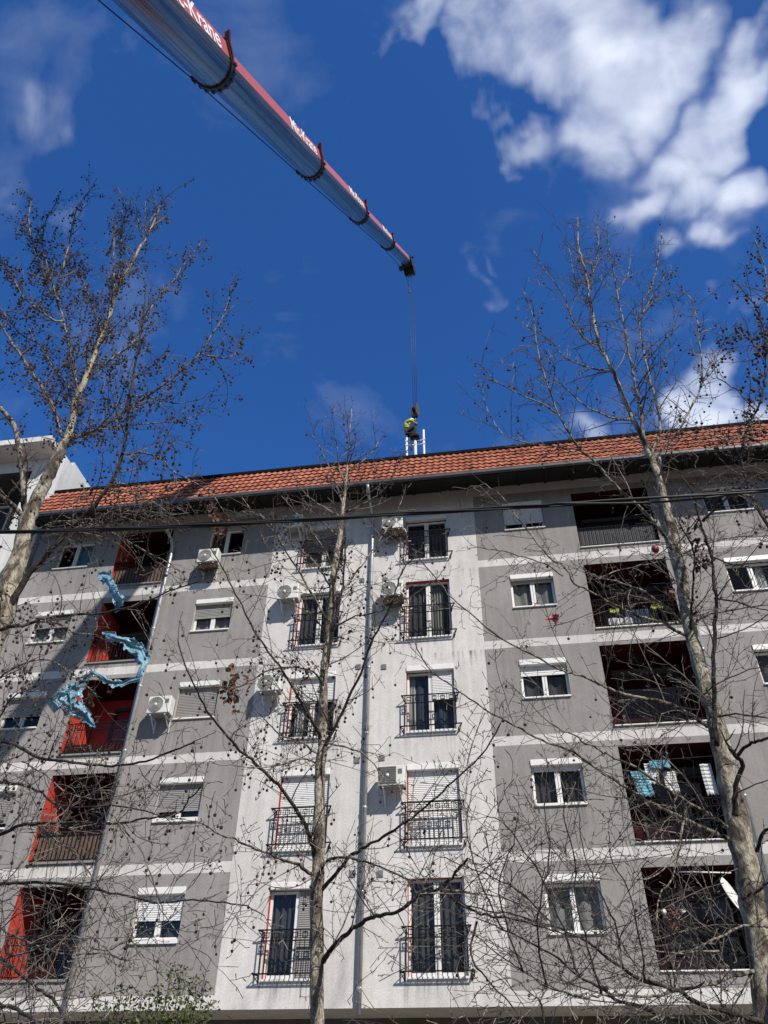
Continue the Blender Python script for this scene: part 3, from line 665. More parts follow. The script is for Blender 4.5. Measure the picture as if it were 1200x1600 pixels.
pa, pb = at(1058, 1362, .1), at(1142, 1364, .1); q = MB(); q.tube([pa, pb], .018, 8); tag(q.build('curtain_rod', M['white']), 'white rod across the top of the first floor right balcony', 'rod')
pp = at(1052, 1442, .2); pt = tag(empty('potted_plant', (pp.x, .2, pp.z-.15)), 'dry reddish plant with two white round heads on the first floor right balcony', 'plant')
q = MB(); q.lathe([(.09, 0), (.14, .2), (.15, .21), (.13, .2)], 14, 0, 'Z', (pp.x, .2, pp.z-.2)); q.build('pot', M['pot'], pt)
q = MB()
for i in range(160):
    c = Vector((pp.x+random.gauss(0, .16), .2+random.gauss(0, .06), pp.z+.12+random.gauss(0, .08))); u = Vector((random.uniform(-1, 1), random.uniform(-1, 1), random.uniform(-1, 1))).normalized(); v = u.orthogonal().normalized()
    q.face([c-u*.04, c+v*.018, c+u*.04, c-v*.018])
q.build('foliage', M['leaf_dead'], pt)
for px, py in ((1037, 1425), (1067, 1424)):
    b = at(px, py, .2); q = MB(); q.lathe([(.001, -.065), (.045, -.045), (.065, 0), (.045, .045), (.001, .065)], 14, 0, 'Z', tuple(b)); q.tube([(b.x, .2, b.z-.06), (pp.x, .2, pp.z)], .008, 5); q.build('flower_head', M['white'], pt)
# ------------------------------------------------------------------ mobile crane boom over the street
T = at(638, 411, 2.0); B = at(233, 0, -15.1); ax = (T-B).normalized()
def px_of(p):
    d = p-CAM; z = d.dot(cF); return (600+FPX*d.dot(cR)/z, 800-FPX*d.dot(cU)/z)
def along(pxx):
    lo, hi = 0.0, (T-B).length
    for _ in range(40):
        mid = (lo+hi)/2
        if px_of(B+ax*mid)[0] < pxx: lo = mid
        else: hi = mid
    return lo
wv = ax.cross(Vector((0, 0, 1))).normalized(); vv = wv.cross(ax).normalized()
base = B-ax*((B.z-3.0)/ax.z)
crane = tag(empty('mobile_crane', (base.x, base.y, 0)), 'telescopic crane boom in grey and red reaching over the roof against the blue sky', 'crane')
def sect(a, sc=1.0):
    P = []
    for i in range(17):
        t = -math.pi*i/16; P.append((a*math.cos(t), -.12*a+1.02*a*math.sin(t)))
    P += [(-a, .72*a), (-.9*a, .86*a), (-.72*a, .92*a), (.72*a, .92*a), (.9*a, .86*a), (a, .72*a)]
    return [(x*sc, y*sc) for x, y in P]
def extr(mb, a, s0, s1, sc=1.0, cap=True, mi=0, red=None):
    P = sect(a, sc); n = len(P)
    for i in range(n):
        j = (i+1) % n; q = [P[i], P[j]]
        pts = [base+ax*s+wv*c[0]+vv*c[1] for s, c in ((s0, q[0]), (s1, q[0]), (s1, q[1]), (s0, q[1]))]
        mb.face([pts[0], pts[3], pts[2], pts[1]], red if (red is not None and i in (22, 21)) else mi, False if i >= 16 else True)
    if cap:
        mb.face([base+ax*s1+wv*c[0]+vv*c[1] for c in P], mi); mb.face([base+ax*s0+wv*c[0]+vv*c[1] for c in reversed(P)], mi)
L0 = (B-base).length
ends = [L0+along(x) for x in (333, 485, 561, 606)]+[L0+(T-B).length-.35]
A = [.50, .415, .335, .27, .21]; boom_streaks()
s0 = 0
guides = []
def letter(txt, s_end, a, size, parent, s_off):
    cu = bpy.data.curves.new('lettering', 'FONT'); cu.body = txt; cu.size = size; cu.extrude = .004; cu.align_x = 'RIGHT'; cu.align_y = 'CENTER'; cu.offset = size*.014
    to = bpy.data.objects.new('lettering_tmp', cu); COL.objects.link(to)
    dg = bpy.context.evaluated_depsgraph_get(); me = bpy.data.meshes.new_from_object(to.evaluated_get(dg)); bpy.data.objects.remove(to)
    o_ = base+ax*(s_end-s_off)+wv*(a+.006)+vv*(a*.30)
    off = wloc(parent)
    for v in me.vertices:
        p = o_+ax*v.co.x+vv*v.co.y+wv*v.co.z; v.co = p-off
    me.materials.clear(); me.materials.append(M['letter']); me.name = 'lettering'
    o = bpy.data.objects.new('lettering', me); COL.objects.link(o); o.parent = parent
for i, (e, a) in enumerate(zip(ends, A)):
    m_ = MB(); extr(m_, a, s0, e, red=1)
    so = m_.build('boom_section', [M['silver'], M['boom_red']], crane)
    m_ = MB()   # weld seams running the length of the section
    for c in (8,):
        pass
    if i < 4:
        m_ = MB(); extr(m_, a, e-.10, e+.06, 1.085); extr(m_, a, e+.061, e+.17, 1.03)
        for k in range(9):
            t = -math.pi*(k+.5)/9; p = base+ax*(e+.075)+wv*(a*1.1*math.cos(t))+vv*(-.12*a+1.12*a*math.sin(t)); m_.obox(p, ax*.05, wv*.035, vv*.035)
        co = m_.build('boom_collar', M['collar'], crane)
        m_ = MB(); c0 = base+ax*e
        P = [(1.10*a, -.35*a), (1.17*a, .2*a), (1.16*a, .75*a), (1.28*a, 1.28*a), (1.02*a, 1.22*a), (.95*a, 1.0*a), (1.085*a, .7*a)]
        f0 = [c0-ax*.05+wv*x+vv*y for x, y in P]; f1 = [c0+ax*.03+wv*x+vv*y for x, y in P]
        m_.face(f1); m_.face(list(reversed(f0)))
        for k in range(len(P)): m_.face([f0[k], f0[(k+1) % len(P)], f1[(k+1) % len(P)], f1[k]])
        m_.build('collar_fin', M['collar_red'], co)
        m_ = MB(); gpt = c0-wv*(1.22*a)-vv*(.28*a)
        m_.obox(c0-wv*(1.12*a)-vv*(.25*a), ax*.06, wv*.1*a+wv*.03, vv*.05); m_.tube([gpt-ax*.05+vv*.06, gpt+ax*.09+vv*.03, gpt+ax*.09-vv*.07, gpt-ax*.05-vv*.06, gpt-ax*.05+vv*.06], .02, 6)
        m_.build('rope_guide', M['steel'], co); guides.append(gpt)
        letter('Mic-Krane', e, a, a*1.28, so, [.50, .45, .38, .3][i])
    s0 = e-.3
m_ = MB(); c0 = base+ax*ends[-1]; dv = Vector((0, 0, -1))
m_.obox(c0+ax*.12+dv*.10, ax*.22, wv*.26, vv*.24); m_.obox(c0+ax*.28-vv*.38, ax*.16, wv*.20, vv*.28); m_.obox(c0+ax*.34+vv*.2, ax*.05, wv*.33, vv*.04)
for s_ in (-1, 1): m_.obox(c0+ax*.22-vv*.30+wv*.24*s_, ax*.24, wv*.015, vv*.34); m_.tube([c0+ax*.1+wv*.24*s_+vv*.28, c0+ax*.26+wv*.3*s_+vv*.34], .03, 6)
for k in range(5): m_.obox(c0+ax*(.05+.1*k)-vv*(.6-.03*k)+wv*(.22 if k % 2 else -.22), ax*.03, wv*.04, vv*.05)
hd = m_.build('boom_head', M['steel'], crane)
m_ = MB(); shc = c0+ax*.34-vv*.42
for s_ in (-.12, .02, .14):
    b0 = len(m_.v)
    for y_ in (-.025, .025):
        for j in range(20):
            t = 2*math.pi*j/20; m_.v.append(tuple(shc+wv*(s_+y_)+ax*(.22*math.cos(t))+vv*(.22*math.sin(t))))
    for j in range(20): m_.f.append((b0+j, b0+(j+1) % 20, b0+20+(j+1) % 20, b0+20+j)); m_.mi.append(0); m_.sm.append(True)
    m_.f.append(tuple(b0+j for j in range(20))); m_.f.append(tuple(b0+20+j for j in reversed(range(20)))); m_.mi += [0, 0]; m_.sm += [False]*2
m_.build('head_sheave', M['galv'], hd)
m_ = MB(); m_.tube([base-wv*1.75-vv*.2]+[g for g in guides]+[c0+ax*.2-wv*.36-vv*.2], .016, 6)
m_.obox(c0+ax*.2-wv*.36-vv*.2, ax*.12, wv*.12, vv*.1)
m_.build('boom_cable', M['cable'], crane)
# hook block over the roof mast
hb = at(648.5, 641, 2.0)
tip = shc-vv*.2
m_ = MB()
for s_, e_ in ((-.13, -.06), (.0, .02), (.15, .08)): m_.tube([Vector((tip.x, tip.y, tip.z))+wv*s_, Vector((hb.x+e_, hb.y, hb.z+.2))], .009, 5)
m_.tube([tip-wv*.26, tip-wv*.1+Vector((0, 0, -1.1)), tip-wv*.08+Vector((0, 0, -1.45))], .012, 5); m_.lathe([(.02, -.1), (.05, -.07), (.05, .07), (.02, .1)], 8, 0, 'Z', tuple(tip-wv*.08+Vector((0, 0, -1.4))))
m_.build('hoist_rope', M['steel'], crane)
hk = tag(empty('hook_block', (hb.x, hb.y, hb.z-.6)), 'dark crane hook block hanging just above the worker on the roof', 'hook block')
m_ = MB()
P = [(-.06, .34), (.06, .34), (.12, .15), (.15, -.08), (.11, -.30), (.05, -.38), (-.05, -.38), (-.11, -.30), (-.15, -.08), (-.12, .15)]
for y_ in (-.13, .09):
    f0 = [(hb.x+x, hb.y+y_, hb.z+z) for x, z in P]; f1 = [(hb.x+x, hb.y+y_+.04, hb.z+z) for x, z in P]
    m_.face(f0); m_.face(list(reversed(f1)))
    for k in range(len(P)): m_.face([f0[k], f1[k], f1[(k+1) % len(P)], f0[(k+1) % len(P)]])
m_.build('side_plate', M['hook_yel'], hk)
m_ = MB(); m_.lathe([(.13, -.085), (.11, 0), (.13, .085)], 20, 0, 'Y', (hb.x, hb.y, hb.z+.05)); m_.box(hb.x-.07, hb.x+.07, hb.y-.085, hb.y+.085, hb.z-.42, hb.z-.18); m_.build('sheave', M['steel'], hk)
m_ = MB(); hz = hb.z-.42
m_.tube([(hb.x, hb.y, hz+.02), (hb.x, hb.y, hz-.14), (hb.x+.05, hb.y, hz-.2), (hb.x+.11, hb.y, hz-.28), (hb.x+.08, hb.y, hz-.38), (hb.x-.01, hb.y, hz-.42), (hb.x-.09, hb.y, hz-.37), (hb.x-.11, hb.y, hz-.29)], [.035, .035, .04, .045, .045, .04, .032, .015], 8); m_.build('hook', M['steel'], hk)
m_ = MB(); m_.tube([(hb.x+.02, hb.y, hz-.36), (hb.x+.05, hb.y, hz-.6), (hb.x+.02, hb.y, hz-.85)], .025, 6); m_.tube([(hb.x, hb.y, hz-.36), (hb.x-.03, hb.y, hz-.6), (hb.x-.0, hb.y, hz-.85)], .025, 6); m_.build('sling', M['navy'], hk)
hk.rotation_euler = (0, 0, R(68))

# ------------------------------------------------------------------ antenna mast and worker on the roof
mt_ = at(648.8, 685, 2.0); mx = mt_.x; mz = mt_.z
mast = tag(empty('antenna_mast', (mx, 2, 21.0)), 'white steel mast with two upright antenna tubes on the roof under the crane hook', 'mast')
m_ = MB(); m_.tube([(mx, 2, 21.0), (mx, 2, mz)], .062, 14); m_.lathe([(.2, 0), (.2, .03), (.07, .04)], 14, 0, 'Z', (mx, 2, 21.0))
m_.build('pole', M['galv'], mast)
m_ = MB()
for i in range(9):
    z = 21.3+(mz-21.5)*i/9; s_ = 1 if i % 2 else -1
    m_.tube([(mx+.05*s_, 2, z), (mx+.21*s_, 1.98, z), (mx+.22*s_, 1.98, z+.03)], .011, 5)
m_.tube([(mx-.11, 1.93, 21.0), (mx-.12, 1.93, mz-.1)], .012, 5); m_.build('step_rung', M['steel'], mast)
m_ = MB(); m_.box(mx-.2, mx+.17, 1.80, 2.2, mz+.003, mz+.03); m_.box(mx-.1, mx+.1, 1.9, 2.1, mz-.12, mz-.001); m_.build('platform', M['steel'], mast)
for px, pt_, pb_ in ((635.5, 681, 712), (661.8, 672, 700)):
    a = at(px, pt_, 2.0); m_ = MB(); m_.tube([(a.x, 2, 21.2), (a.x, 2, a.z)], .042, 10); an = m_.build('antenna_tube', M['white'], mast)
    m_ = MB()
    for dz in (.12, .34):
        z = min(mz-.02, a.z)-dz; m_.tube([(mx, 2, z), (a.x, 2, z)], .022, 6); m_.box(a.x-.055, a.x+.055, 1.945, 2.055, z-.035, z+.035)
    m_.build('bracket', M['galv'], an)

def skin_obj(name, verts, edges, radii, material, parent, sub=2):
    off = wloc(parent); me = bpy.data.meshes.new(name); me.from_pydata([tuple(Vector(v)-off) for v in verts], edges, [])
    o = bpy.data.objects.new(name, me); COL.objects.link(o); o.parent = parent; me.materials.append(material)
    sk = o.modifiers.new('skin', 'SKIN'); sk.use_smooth_shade = True
    for i, r_ in enumerate(radii):
        r2 = r_ if hasattr(r_, '__len__') else (r_, r_)
        me.skin_vertices[0].data[i].radius = r2
    for i in range(len(verts)): me.skin_vertices[0].data[i].use_root = (i == 0)
    ss = o.modifiers.new('sub', 'SUBSURF'); ss.levels = sub; ss.render_levels = sub
    return o
wb = Vector((mx-.30, 1.98, mz+.37))
per = tag(empty('person', (wb.x, wb.y, mz+.035)), 'worker in yellow vest and dark trousers crouching on the mast top under the hook', 'person')
K = dict(pelvis=(0, 0, 0), spine=(-.07, 0, .17), chest=(-.05, 0, .36), neck=(.05, 0, .47), head0=(.11, 0, .53), head1=(.17, 0, .60))
for s_, y_ in (('l', -1), ('r', 1)):
    K['sh'+s_] = (-.02, .18*y_, .41); K['el'+s_] = (.16, .22*y_, .47); K['wr'+s_] = (.285, .06*y_, .45+.05*(y_ > 0))
    K['hip'+s_] = (.02, .10*y_, -.01); K['kn'+s_] = (.36, .17*y_, .10); K['an'+s_] = (.25, .13*y_, -.25); K['toe'+s_] = (.44, .15*y_, -.295)
    K['hand'+s_] = (.335, .035*y_, .45+.05*(y_ > 0))
def chain(name, names, edges, rad, material, parent, extra=(), sub=2):
    ids = {n: i for i, n in enumerate(names)}; V = [wb+Vector(K[n]) for n in names]
    return skin_obj(name, V, [(ids[a], ids[b]) for a, b in edges], rad, material, parent, sub)
names = ['pelvis', 'spine', 'chest', 'neck', 'head0', 'head1']+[j+s_ for s_ in 'lr' for j in ('sh', 'el', 'wr', 'hand', 'hip', 'kn', 'an', 'toe')]
rad = dict(pelvis=(.12, .13), spine=(.10, .12), chest=(.11, .14), neck=.055, head0=.075, head1=.095, sh=.06, el=.045, wr=.03, hand=(.022, .04), hip=.085, kn=.058, an=.042, toe=.035)
rl = [rad.get(n, rad.get(n[:-1])) for n in names]
ed = [('pelvis', 'spine'), ('spine', 'chest'), ('chest', 'neck'), ('neck', 'head0'), ('head0', 'head1')]
for s_ in 'lr': ed += [('chest', 'sh'+s_), ('sh'+s_, 'el'+s_), ('el'+s_, 'wr'+s_), ('wr'+s_, 'hand'+s_), ('pelvis', 'hip'+s_), ('hip'+s_, 'kn'+s_), ('kn'+s_, 'an'+s_), ('an'+s_, 'toe'+s_)]
# fingers: five chains per hand closing round the sling
V = [wb+Vector(K[n]) for n in names]; E_ = [(names.index(a), names.index(b)) for a, b in ed]; RR = list(rl)
for s_, y_ in (('l', -1), ('r', 1)):
    h = wb+Vector(K['hand'+s_]); hi = names.index('hand'+s_)
    for fi in range(5):
        thumb = fi == 4; zo = .03-.02*fi if not thumb else .035
        ln = (.036, .042, .04, .03, .034)[fi]
        q = h+Vector((.012 if not thumb else -.01, .0, zo)); prev = hi
        for st in range(3):
            ang = (.5+.9*st) if not thumb else (.3+.5*st)
            q = q+Vector((math.cos(ang)*ln, -y_*math.sin(ang)*ln*(1 if not thumb else -.4), .0 if not thumb else .008))
            V.append(q); RR.append(.0095-.0012*st); E_.append((prev, len(V)-1)); prev = len(V)-1
body = skin_obj('body', V, E_, RR, M['skin'], per, 1)
chain('jacket', ['pelvis', 'spine', 'chest', 'neck', 'shl', 'ell', 'wrl', 'shr', 'elr', 'wrr'], [('pelvis', 'spine'), ('spine', 'chest'), ('chest', 'neck'), ('chest', 'shl'), ('shl', 'ell'), ('ell', 'wrl'), ('chest', 'shr'), ('shr', 'elr'), ('elr', 'wrr')],
      [(.135, .15), (.13, .145), (.135, .165), .075, .085, .065, .045, .085, .065, .045], M['hivis'], per)
chain('trousers', ['pelvis', 'hipl', 'knl', 'anl', 'hipr', 'knr', 'anr'], [('pelvis', 'hipl'), ('hipl', 'knl'), ('knl', 'anl'), ('pelvis', 'hipr'), ('hipr', 'knr'), ('knr', 'anr')], [(.145, .155), .11, .08, .058, .11, .08, .058], M['navy'], per)
for s_ in 'lr': chain('boot', ['an'+s_, 'toe'+s_], [('an'+s_, 'toe'+s_)], [.065, .05], M['boot'], per)
hc = wb+Vector((.165, 0, .60)); m_ = MB(); fw = Vector((.75, 0, .66)).normalized(); 
m_.lathe([(.125, 0), (.122, .04), (.10, .09), (.06, .12), (.001, .13)], 18, 0, 'Z', (hc.x, hc.y, hc.z+.02)); m_.obox((hc.x+.12, hc.y, hc.z+.025), Vector((.05, 0, -.01)), Vector((0, .08, 0)), Vector((0, 0, .006))); m_.build('helmet', M['helmet'], per)
m_ = MB()   # face: nose, eyes, mouth, ears
m_.lathe([(.001, 0), (.012, .01), (.016, .03), (.001, .035)], 8, 0, 'X', (hc.x+.085, hc.y, hc.z-.03)); 
for y_ in (-1, 1): m_.lathe([(.001, -.012), (.010, 0), (.001, .012)], 8, 0, 'X', (hc.x+.088, hc.y+.033*y_, hc.z-.002)); m_.obox((hc.x, hc.y+.096*y_, hc.z-.02), Vector((.018, 0, 0)), Vector((0, .008, 0)), Vector((0, 0, .03)))
m_.obox((hc.x+.085, hc.y, hc.z-.062), Vector((.006, 0, 0)), Vector((0, .024, 0)), Vector((0, 0, .004))); m_.build('face', M['skin'], per)
m_ = MB()
for k, (z, r_) in enumerate(((.16, .128), (.27, .138))):
    m_.lathe([(r_, -.02), (r_+.006, -.018), (r_+.006, .018), (r_, .02)], 20, 0, 'Z', (wb.x-.06, wb.y, wb.z+z))
m_.build('reflective_band', M['reflect'], per)

# ------------------------------------------------------------------ overhead cable bundle across the street
cb = tag(empty('overhead_cable', at(600, 804, -14.8)), 'black bundled overhead cable strung across the whole view in front of the top floor', 'cable')
ctl = [(-500, 858), (-200, 845), (0, 831.5), (150, 827.5), (300, 822), (450, 814), (600, 804.5), (750, 796), (900, 787), (1050, 777), (1200, 766), (1400, 751), (1700, 727)]
for k, (r_, o_, tw) in enumerate(((.011, .010, 0), (.0095, .012, 2.1), (.008, .012, 4.2))):
    pts = []
    for i in range(len(ctl)-1):
        for j in range(14):
            u = j/14; px, py = ctl[i][0]+(ctl[i+1][0]-ctl[i][0])*u, ctl[i][1]+(ctl[i+1][1]-ctl[i][1])*u
            p = at(px, py, -14.8); a = tw+p.x*2.2
            sp = o_+(.02 if (px > 860 and k == 1) else 0)
            pts.append(p+Vector((0, math.cos(a)*sp, math.sin(a)*sp)))
    m_ = MB(); m_.tube(pts, r_, 6); m_.build('strand', M['cable'], cb)

# ------------------------------------------------------------------ torn film in the branches
def film(name, ctrl, Y, m, label, cat, seed=0, n=5):
    """crumpled sheet following a centre line of (px, py, half width px, lean angle deg)"""
    rnd = random.Random(seed); P = []
    for i in range(len(ctrl)-1):
        a, b = ctrl[i], ctrl[i+1]; st = 9
        for j in range(st+(i == len(ctrl)-2)):
            P.append([a[q]+(b[q]-a[q])*j/st for q in range(len(a))])
    K_ = len(P); W = 14; G = []
    ph = [rnd.uniform(0, 6) for _ in range(6)]
    for i, c in enumerate(P):
        t0, t1 = P[max(0, i-1)], P[min(K_-1, i+1)]; dx, dy = t1[0]-t0[0], t1[1]-t0[1]; l = math.hypot(dx, dy) or 1; nx, ny = -dy/l, dx/l
        if i % 3 == 0: jl, jr = rnd.uniform(.62, 1.3), rnd.uniform(.62, 1.3)
        row = []
        for j in range(W+1):
            u = j/W*2-1; u *= (jl if u < 0 else jr); hw = c[2]*1.0*(1+rnd.uniform(-.07, .07)+.12*math.sin(i*.42+ph[0])+.07*math.sin(i*1.0+ph[1]))
            hm = hw*8.5/FPX
            yy = Y+hm*(.42*math.sin(u*3.1+ph[2]+i*.10)+.22*math.sin(u*7+ph[3]+.9*math.sin(i*.13))+.10*math.sin(u*13+i*.35+ph[4]))+.05*math.sin(i*.12+ph[5])
            row.append(at(c[0]+nx*hw*u+rnd.uniform(-.25, .25), c[1]+ny*hw*u+rnd.uniform(-.25, .25), yy+rnd.uniform(-.06, .06)*hm))
        G.append(row)
    q = MB()
    for i in range(K_-1):
        for j in range(W): q.face([G[i][j], G[i][j+1], G[i+1][j+1], G[i+1][j]], 0, True)
    o = q.build(name, m)
    bm = bmesh.new(); bm.from_mesh(o.data); bmesh.ops.remove_doubles(bm, verts=bm.verts, dist=.0005); bm.to_mesh(o.data); bm.free()
    s_ = o.modifiers.new('thickness', 'SOLIDIFY'); s_.thickness = .004
    return tag(o, label, cat)
film('plastic_sheet', [(153, 901, 5), (160, 899, 8), (168, 903, 9), (174, 915, 6), (181, 928, 8), (187, 940, 8), (184, 950, 5), (180, 957, 1)], -12.2, M['blue'], 'small upper scrap of torn blue plastic sheet caught in the left tree', 'plastic sheet', 3)
film('plastic_sheet', [(159, 988, 1), (171, 995, 8), (184, 999, 5), (196, 1001, 6), (206, 1008, 14), (220, 1014, 9), (222, 1026, 12), (226, 1036, 7), (221, 1048, 5), (217, 1060, 5), (203, 1063, 4), (192, 1068, 4), (178, 1068, 6), (166, 1064, 4), (157, 1057, 5), (144, 1050, 2), (139, 1057, 4), (131, 1064, 9), (119, 1076, 13), (106, 1087, 15), (96, 1094, 17), (109, 1104, 17), (122, 1112, 15), (134, 1120, 10), (140, 1128, 7), (149, 1136, 1)], -12.2, M['blue'], 'long looping strip of torn blue plastic sheet caught in the left tree', 'plastic sheet', 7)
film('balloon_scrap', [(852, 968, 1), (857, 967, 3), (863, 967, 5.5), (868, 966, 8), (873, 966, 7)], -11.5, M['pink'], 'pink burst balloon scrap caught on a twig of the right tree', 'balloon', 5)
p = at(1024, 858, -11.6); q = MB(); q.lathe([(.001, -.055), (.03, -.048), (.045, -.02), (.048, .01), (.036, .038), (.012, .05), (.001, .052)], 14, 0, 'Z', tuple(p)); q.tube([p+Vector((0, 0, .05)), p+Vector((.06, .02, .09)), p+Vector((.16, .05, .1))], .004, 4)
tag(q.build('ball', M['redball']), 'small dark red ball hanging by the trunk of the right tree', 'ball')

# ------------------------------------------------------------------ ground
def sheet(name, x0, x1, y0, y1, z, m, z0=None):
    q = MB()
    if z0 is None: q.face([(x0, y0, z), (x1, y0, z), (x1, y1, z), (x0, y1, z)])
    else: q.box(x0, x1, y0, y1, z0, z)
    return tag(q.build(name, m), kind='structure')
sheet('ground', -600, 600, -600, 600, -.13, M['ground'])
sheet('road', -150, 150, -27, -13.5, -.126, M['asphalt'])
sheet('pavement', -150, 150, -9.5, 1.3, .0, M['paving'], -.12); sheet('kerb', -150, 150, -13.5, -13.2, .0, M['paving'], -.12); sheet('verge', -150, 150, -13.2, -9.5, -.02, M['ground'], -.12)
# ------------------------------------------------------------------ plane trees
DENS = 1.5; LIMB = .82; SH = (.9, 3.5, .15)
def rpx(r, p): return r*(p-CAM).dot(cF)/FPX
class Tree:
    def __init__(s, Y, label, base_px, seed):
        s.rnd = random.Random(seed); s.Y = Y; s.shoots, s.sdens, s.frm = SH; s.balls = []; s.tw = MB(); s.twp = MB(); s.leafq = []
        p = at(*base_px, Y); s.root = tag(empty('plane_tree', (p.x, Y, -.02)), label, 'tree')
        s.base = Vector((p.x, Y, -.03)); s.limbs = []
    def smooth(s, P, Rr, n=4, wig=.005):
        out, rr = [], []
        for i in range(len(P)-1):
            p0, p1, p2, p3 = P[max(i-1, 0)], P[i], P[i+1], P[min(i+2, len(P)-1)]
            for j in range(n):
                t = j/n; q = .5*((2*p1)+(p2-p0)*t+(2*p0-5*p1+4*p2-p3)*t*t+(3*p1-p0-3*p2+p3)*t*t*t)
                w = wig if (i or j) else 0
                out.append(q+Vector((s.rnd.gauss(0, w), s.rnd.gauss(0, w), s.rnd.gauss(0, w)))); rr.append(Rr[i]+(Rr[i+1]-Rr[i])*t)
        out.append(P[-1]); rr.append(Rr[-1]); return out, rr
    def trunk(s, pts, tw=0, m='bark', dens=3, fr=.2):
        P = [at(x, y, s.Y) for x, y, r in pts]; Rr = [rpx(r, p) for (x, y, r), p in zip(pts, P)]
        if P[0].z > .3:
            h = P[0].z; P = [s.base, s.base.lerp(P[0], .5)]+P; Rr = [Rr[0]*1.35, Rr[0]*1.12]+Rr
        P, Rr = s.smooth(P, Rr, 4, .008); mb = MB(); mb.tube(P, Rr, 14, jit=.05); mb.build('trunk', M[m], s.root)
        k0 = int(len(P)*.45)
        s.spawn(P[k0:], Rr[k0:], dens, .8, fr, .25)
    def limb(s, pts, r0, r1, dy0=0, dy1=None, m='bark_limb', dens=6, fr=.2, L=.7, up=.3, tip=True):
        if dy1 is None: dy1 = dy0+s.rnd.uniform(-1.0, 1.0)
        n = len(pts); P = [at(x, y, s.Y+dy0+(dy1-dy0)*i/(n-1)) for i, (x, y) in enumerate(pts)]
        Rr = [rpx((r0+(r1-r0)*(i/(n-1))**.6)*LIMB, p) for i, p in enumerate(P)]
        if pts[0][0] < 0 and pts[0][1] > 1080:   # reaches back to the trunk outside the frame
            P.insert(0, Vector((s.base.x+.1, s.base.y, P[0].z-.15))); Rr.insert(0, Rr[0]*1.1)
        P, Rr = s.smooth(P, Rr, 4, .005); mb = MB(); mb.tube(P, Rr, 8, jit=.06); mb.build('limb', M[m], s.root)
        s.spawn(P, Rr, dens, L, fr, up)
        if tip: s.twig(P[-1], (P[-1]-P[-3]).normalized(), s.rnd.uniform(.3, .6)*L, max(.003, Rr[-1]*.9), 0, fr, up, False)
    def spawn(s, P, Rr, dens, L, fr, up, sub=True):
        rnd = s.rnd; acc = rnd.random(); a2 = rnd.random(); tot = sum((P[i+1]-P[i]).length for i in range(len(P)-1)); run = 0
        for i in range(len(P)-1):
            d = P[i+1]-P[i]; l = d.length; run += l; frac = run/max(tot, .01); t = d.normalized() if l > 1e-6 else Vector((0, 0, 1))
            acc += l*dens*DENS; a2 += l*s.shoots*(1 if sub else 0)
            while acc > 1 or a2 > 1:
                f = rnd.random(); p = P[i]+d*f
                q = Vector((rnd.gauss(0, 1), rnd.gauss(0, 1), rnd.gauss(0, 1))); q = (q-t*q.dot(t)).normalized()
                v = (t*rnd.uniform(.3, .9)+q*.8+Vector((0, 0, up*rnd.uniform(.2, 1.4)))).normalized()
                if a2 > 1:
                    a2 -= 1; s.shoot(p, v, L*rnd.uniform(.9, 2.0)*(1.1-.5*frac), min(.012, Rr[i]*.55), fr, up)
                else:
                    acc -= 1; s.twig(p, v, L*rnd.uniform(.3, .9)*(1.15-.55*frac), min(.0068, max(.0042, Rr[i]*.45)), 0, fr, up, rnd.random() < .5)
    def shoot(s, p, d, L, r, fr, up):
        """a long secondary shoot with side twigs of its own"""
        r *= max(.55, min(1, (p-CAM).length/13))
        rnd = s.rnd; n = max(4, int(L/.11)); q = Vector((rnd.gauss(0, 1), rnd.gauss(0, 1), rnd.gauss(0, 1))); bend = (q-d*q.dot(d)).normalized()*rnd.uniform(-.15, .15)
        P = [p]; Rr = [r]
        for i in range(n):
            d = (d+bend+Vector((rnd.gauss(0, .075), rnd.gauss(0, .075), rnd.gauss(0, .075)+up*.10))).normalized(); p = p+d*(L/n); P.append(p); Rr.append(r+(.0028-r)*(i+1)/n)
        (s.twp if rnd.random() < .45 else s.tw).tube(P, Rr, 5, cap=False)
        s.spawn(P[1:], Rr[1:], s.sdens, L*.45, fr, up, False)
    def twig(s, p, d, L, r, lev, fr, up, pale):
        if lev == 0: r *= max(.55, min(1, (p-CAM).length/13))
        rnd = s.rnd; seg = rnd.uniform(.05, .08); n = max(2, int(L/seg)); pts = [p]; rr = [r]; q = d.orthogonal().normalized(); q = (Quaternion(d, rnd.uniform(0, 6.28)) @ q)
        sg = 1; nodes = []; bend = q.cross(d)*rnd.uniform(-.2, .2)
        for i in range(n):
            d = (d+q*(.13*sg)+bend+Vector((rnd.gauss(0, .07), rnd.gauss(0, .07), rnd.gauss(0, .07)+up*.09))).normalized(); sg = -sg
            p = p+d*seg; pts.append(p); rr.append(r+(.0026-r)*(i+1)/n); nodes.append((p, d, sg))
        mb = s.twp if pale else s.tw
        mb.tube(pts, rr, 4 if lev == 0 else 3, cap=False, smooth=False)
        for i, (p, d, sg) in enumerate(nodes):
            side = (q*sg*.9+d*.6+Vector((rnd.gauss(0, .35), rnd.gauss(0, .35), rnd.gauss(0, .35)))).normalized()
            x = rnd.random()
            if lev < 2 and x < (.24 if lev == 0 else .12): s.twig(p, side, L*rnd.uniform(.3, .6), rr[i]*.8, lev+1, fr, up, pale)
            elif x < .6:
                e = p+side*rnd.uniform(.012, .04); (mb).tube([p, e, e+d*rnd.uniform(.006, .016)], [.0028, .0040, .001], 3, cap=False, smooth=False)
            if rnd.random() < fr*s.frm:
                a = p
                for c in range(rnd.choice((1, 1, 1, 2))):
                    e = a+Vector((rnd.gauss(0, .015), rnd.gauss(0, .015), -rnd.uniform(.05, .13))); s.balls.append((a, e)); a = e
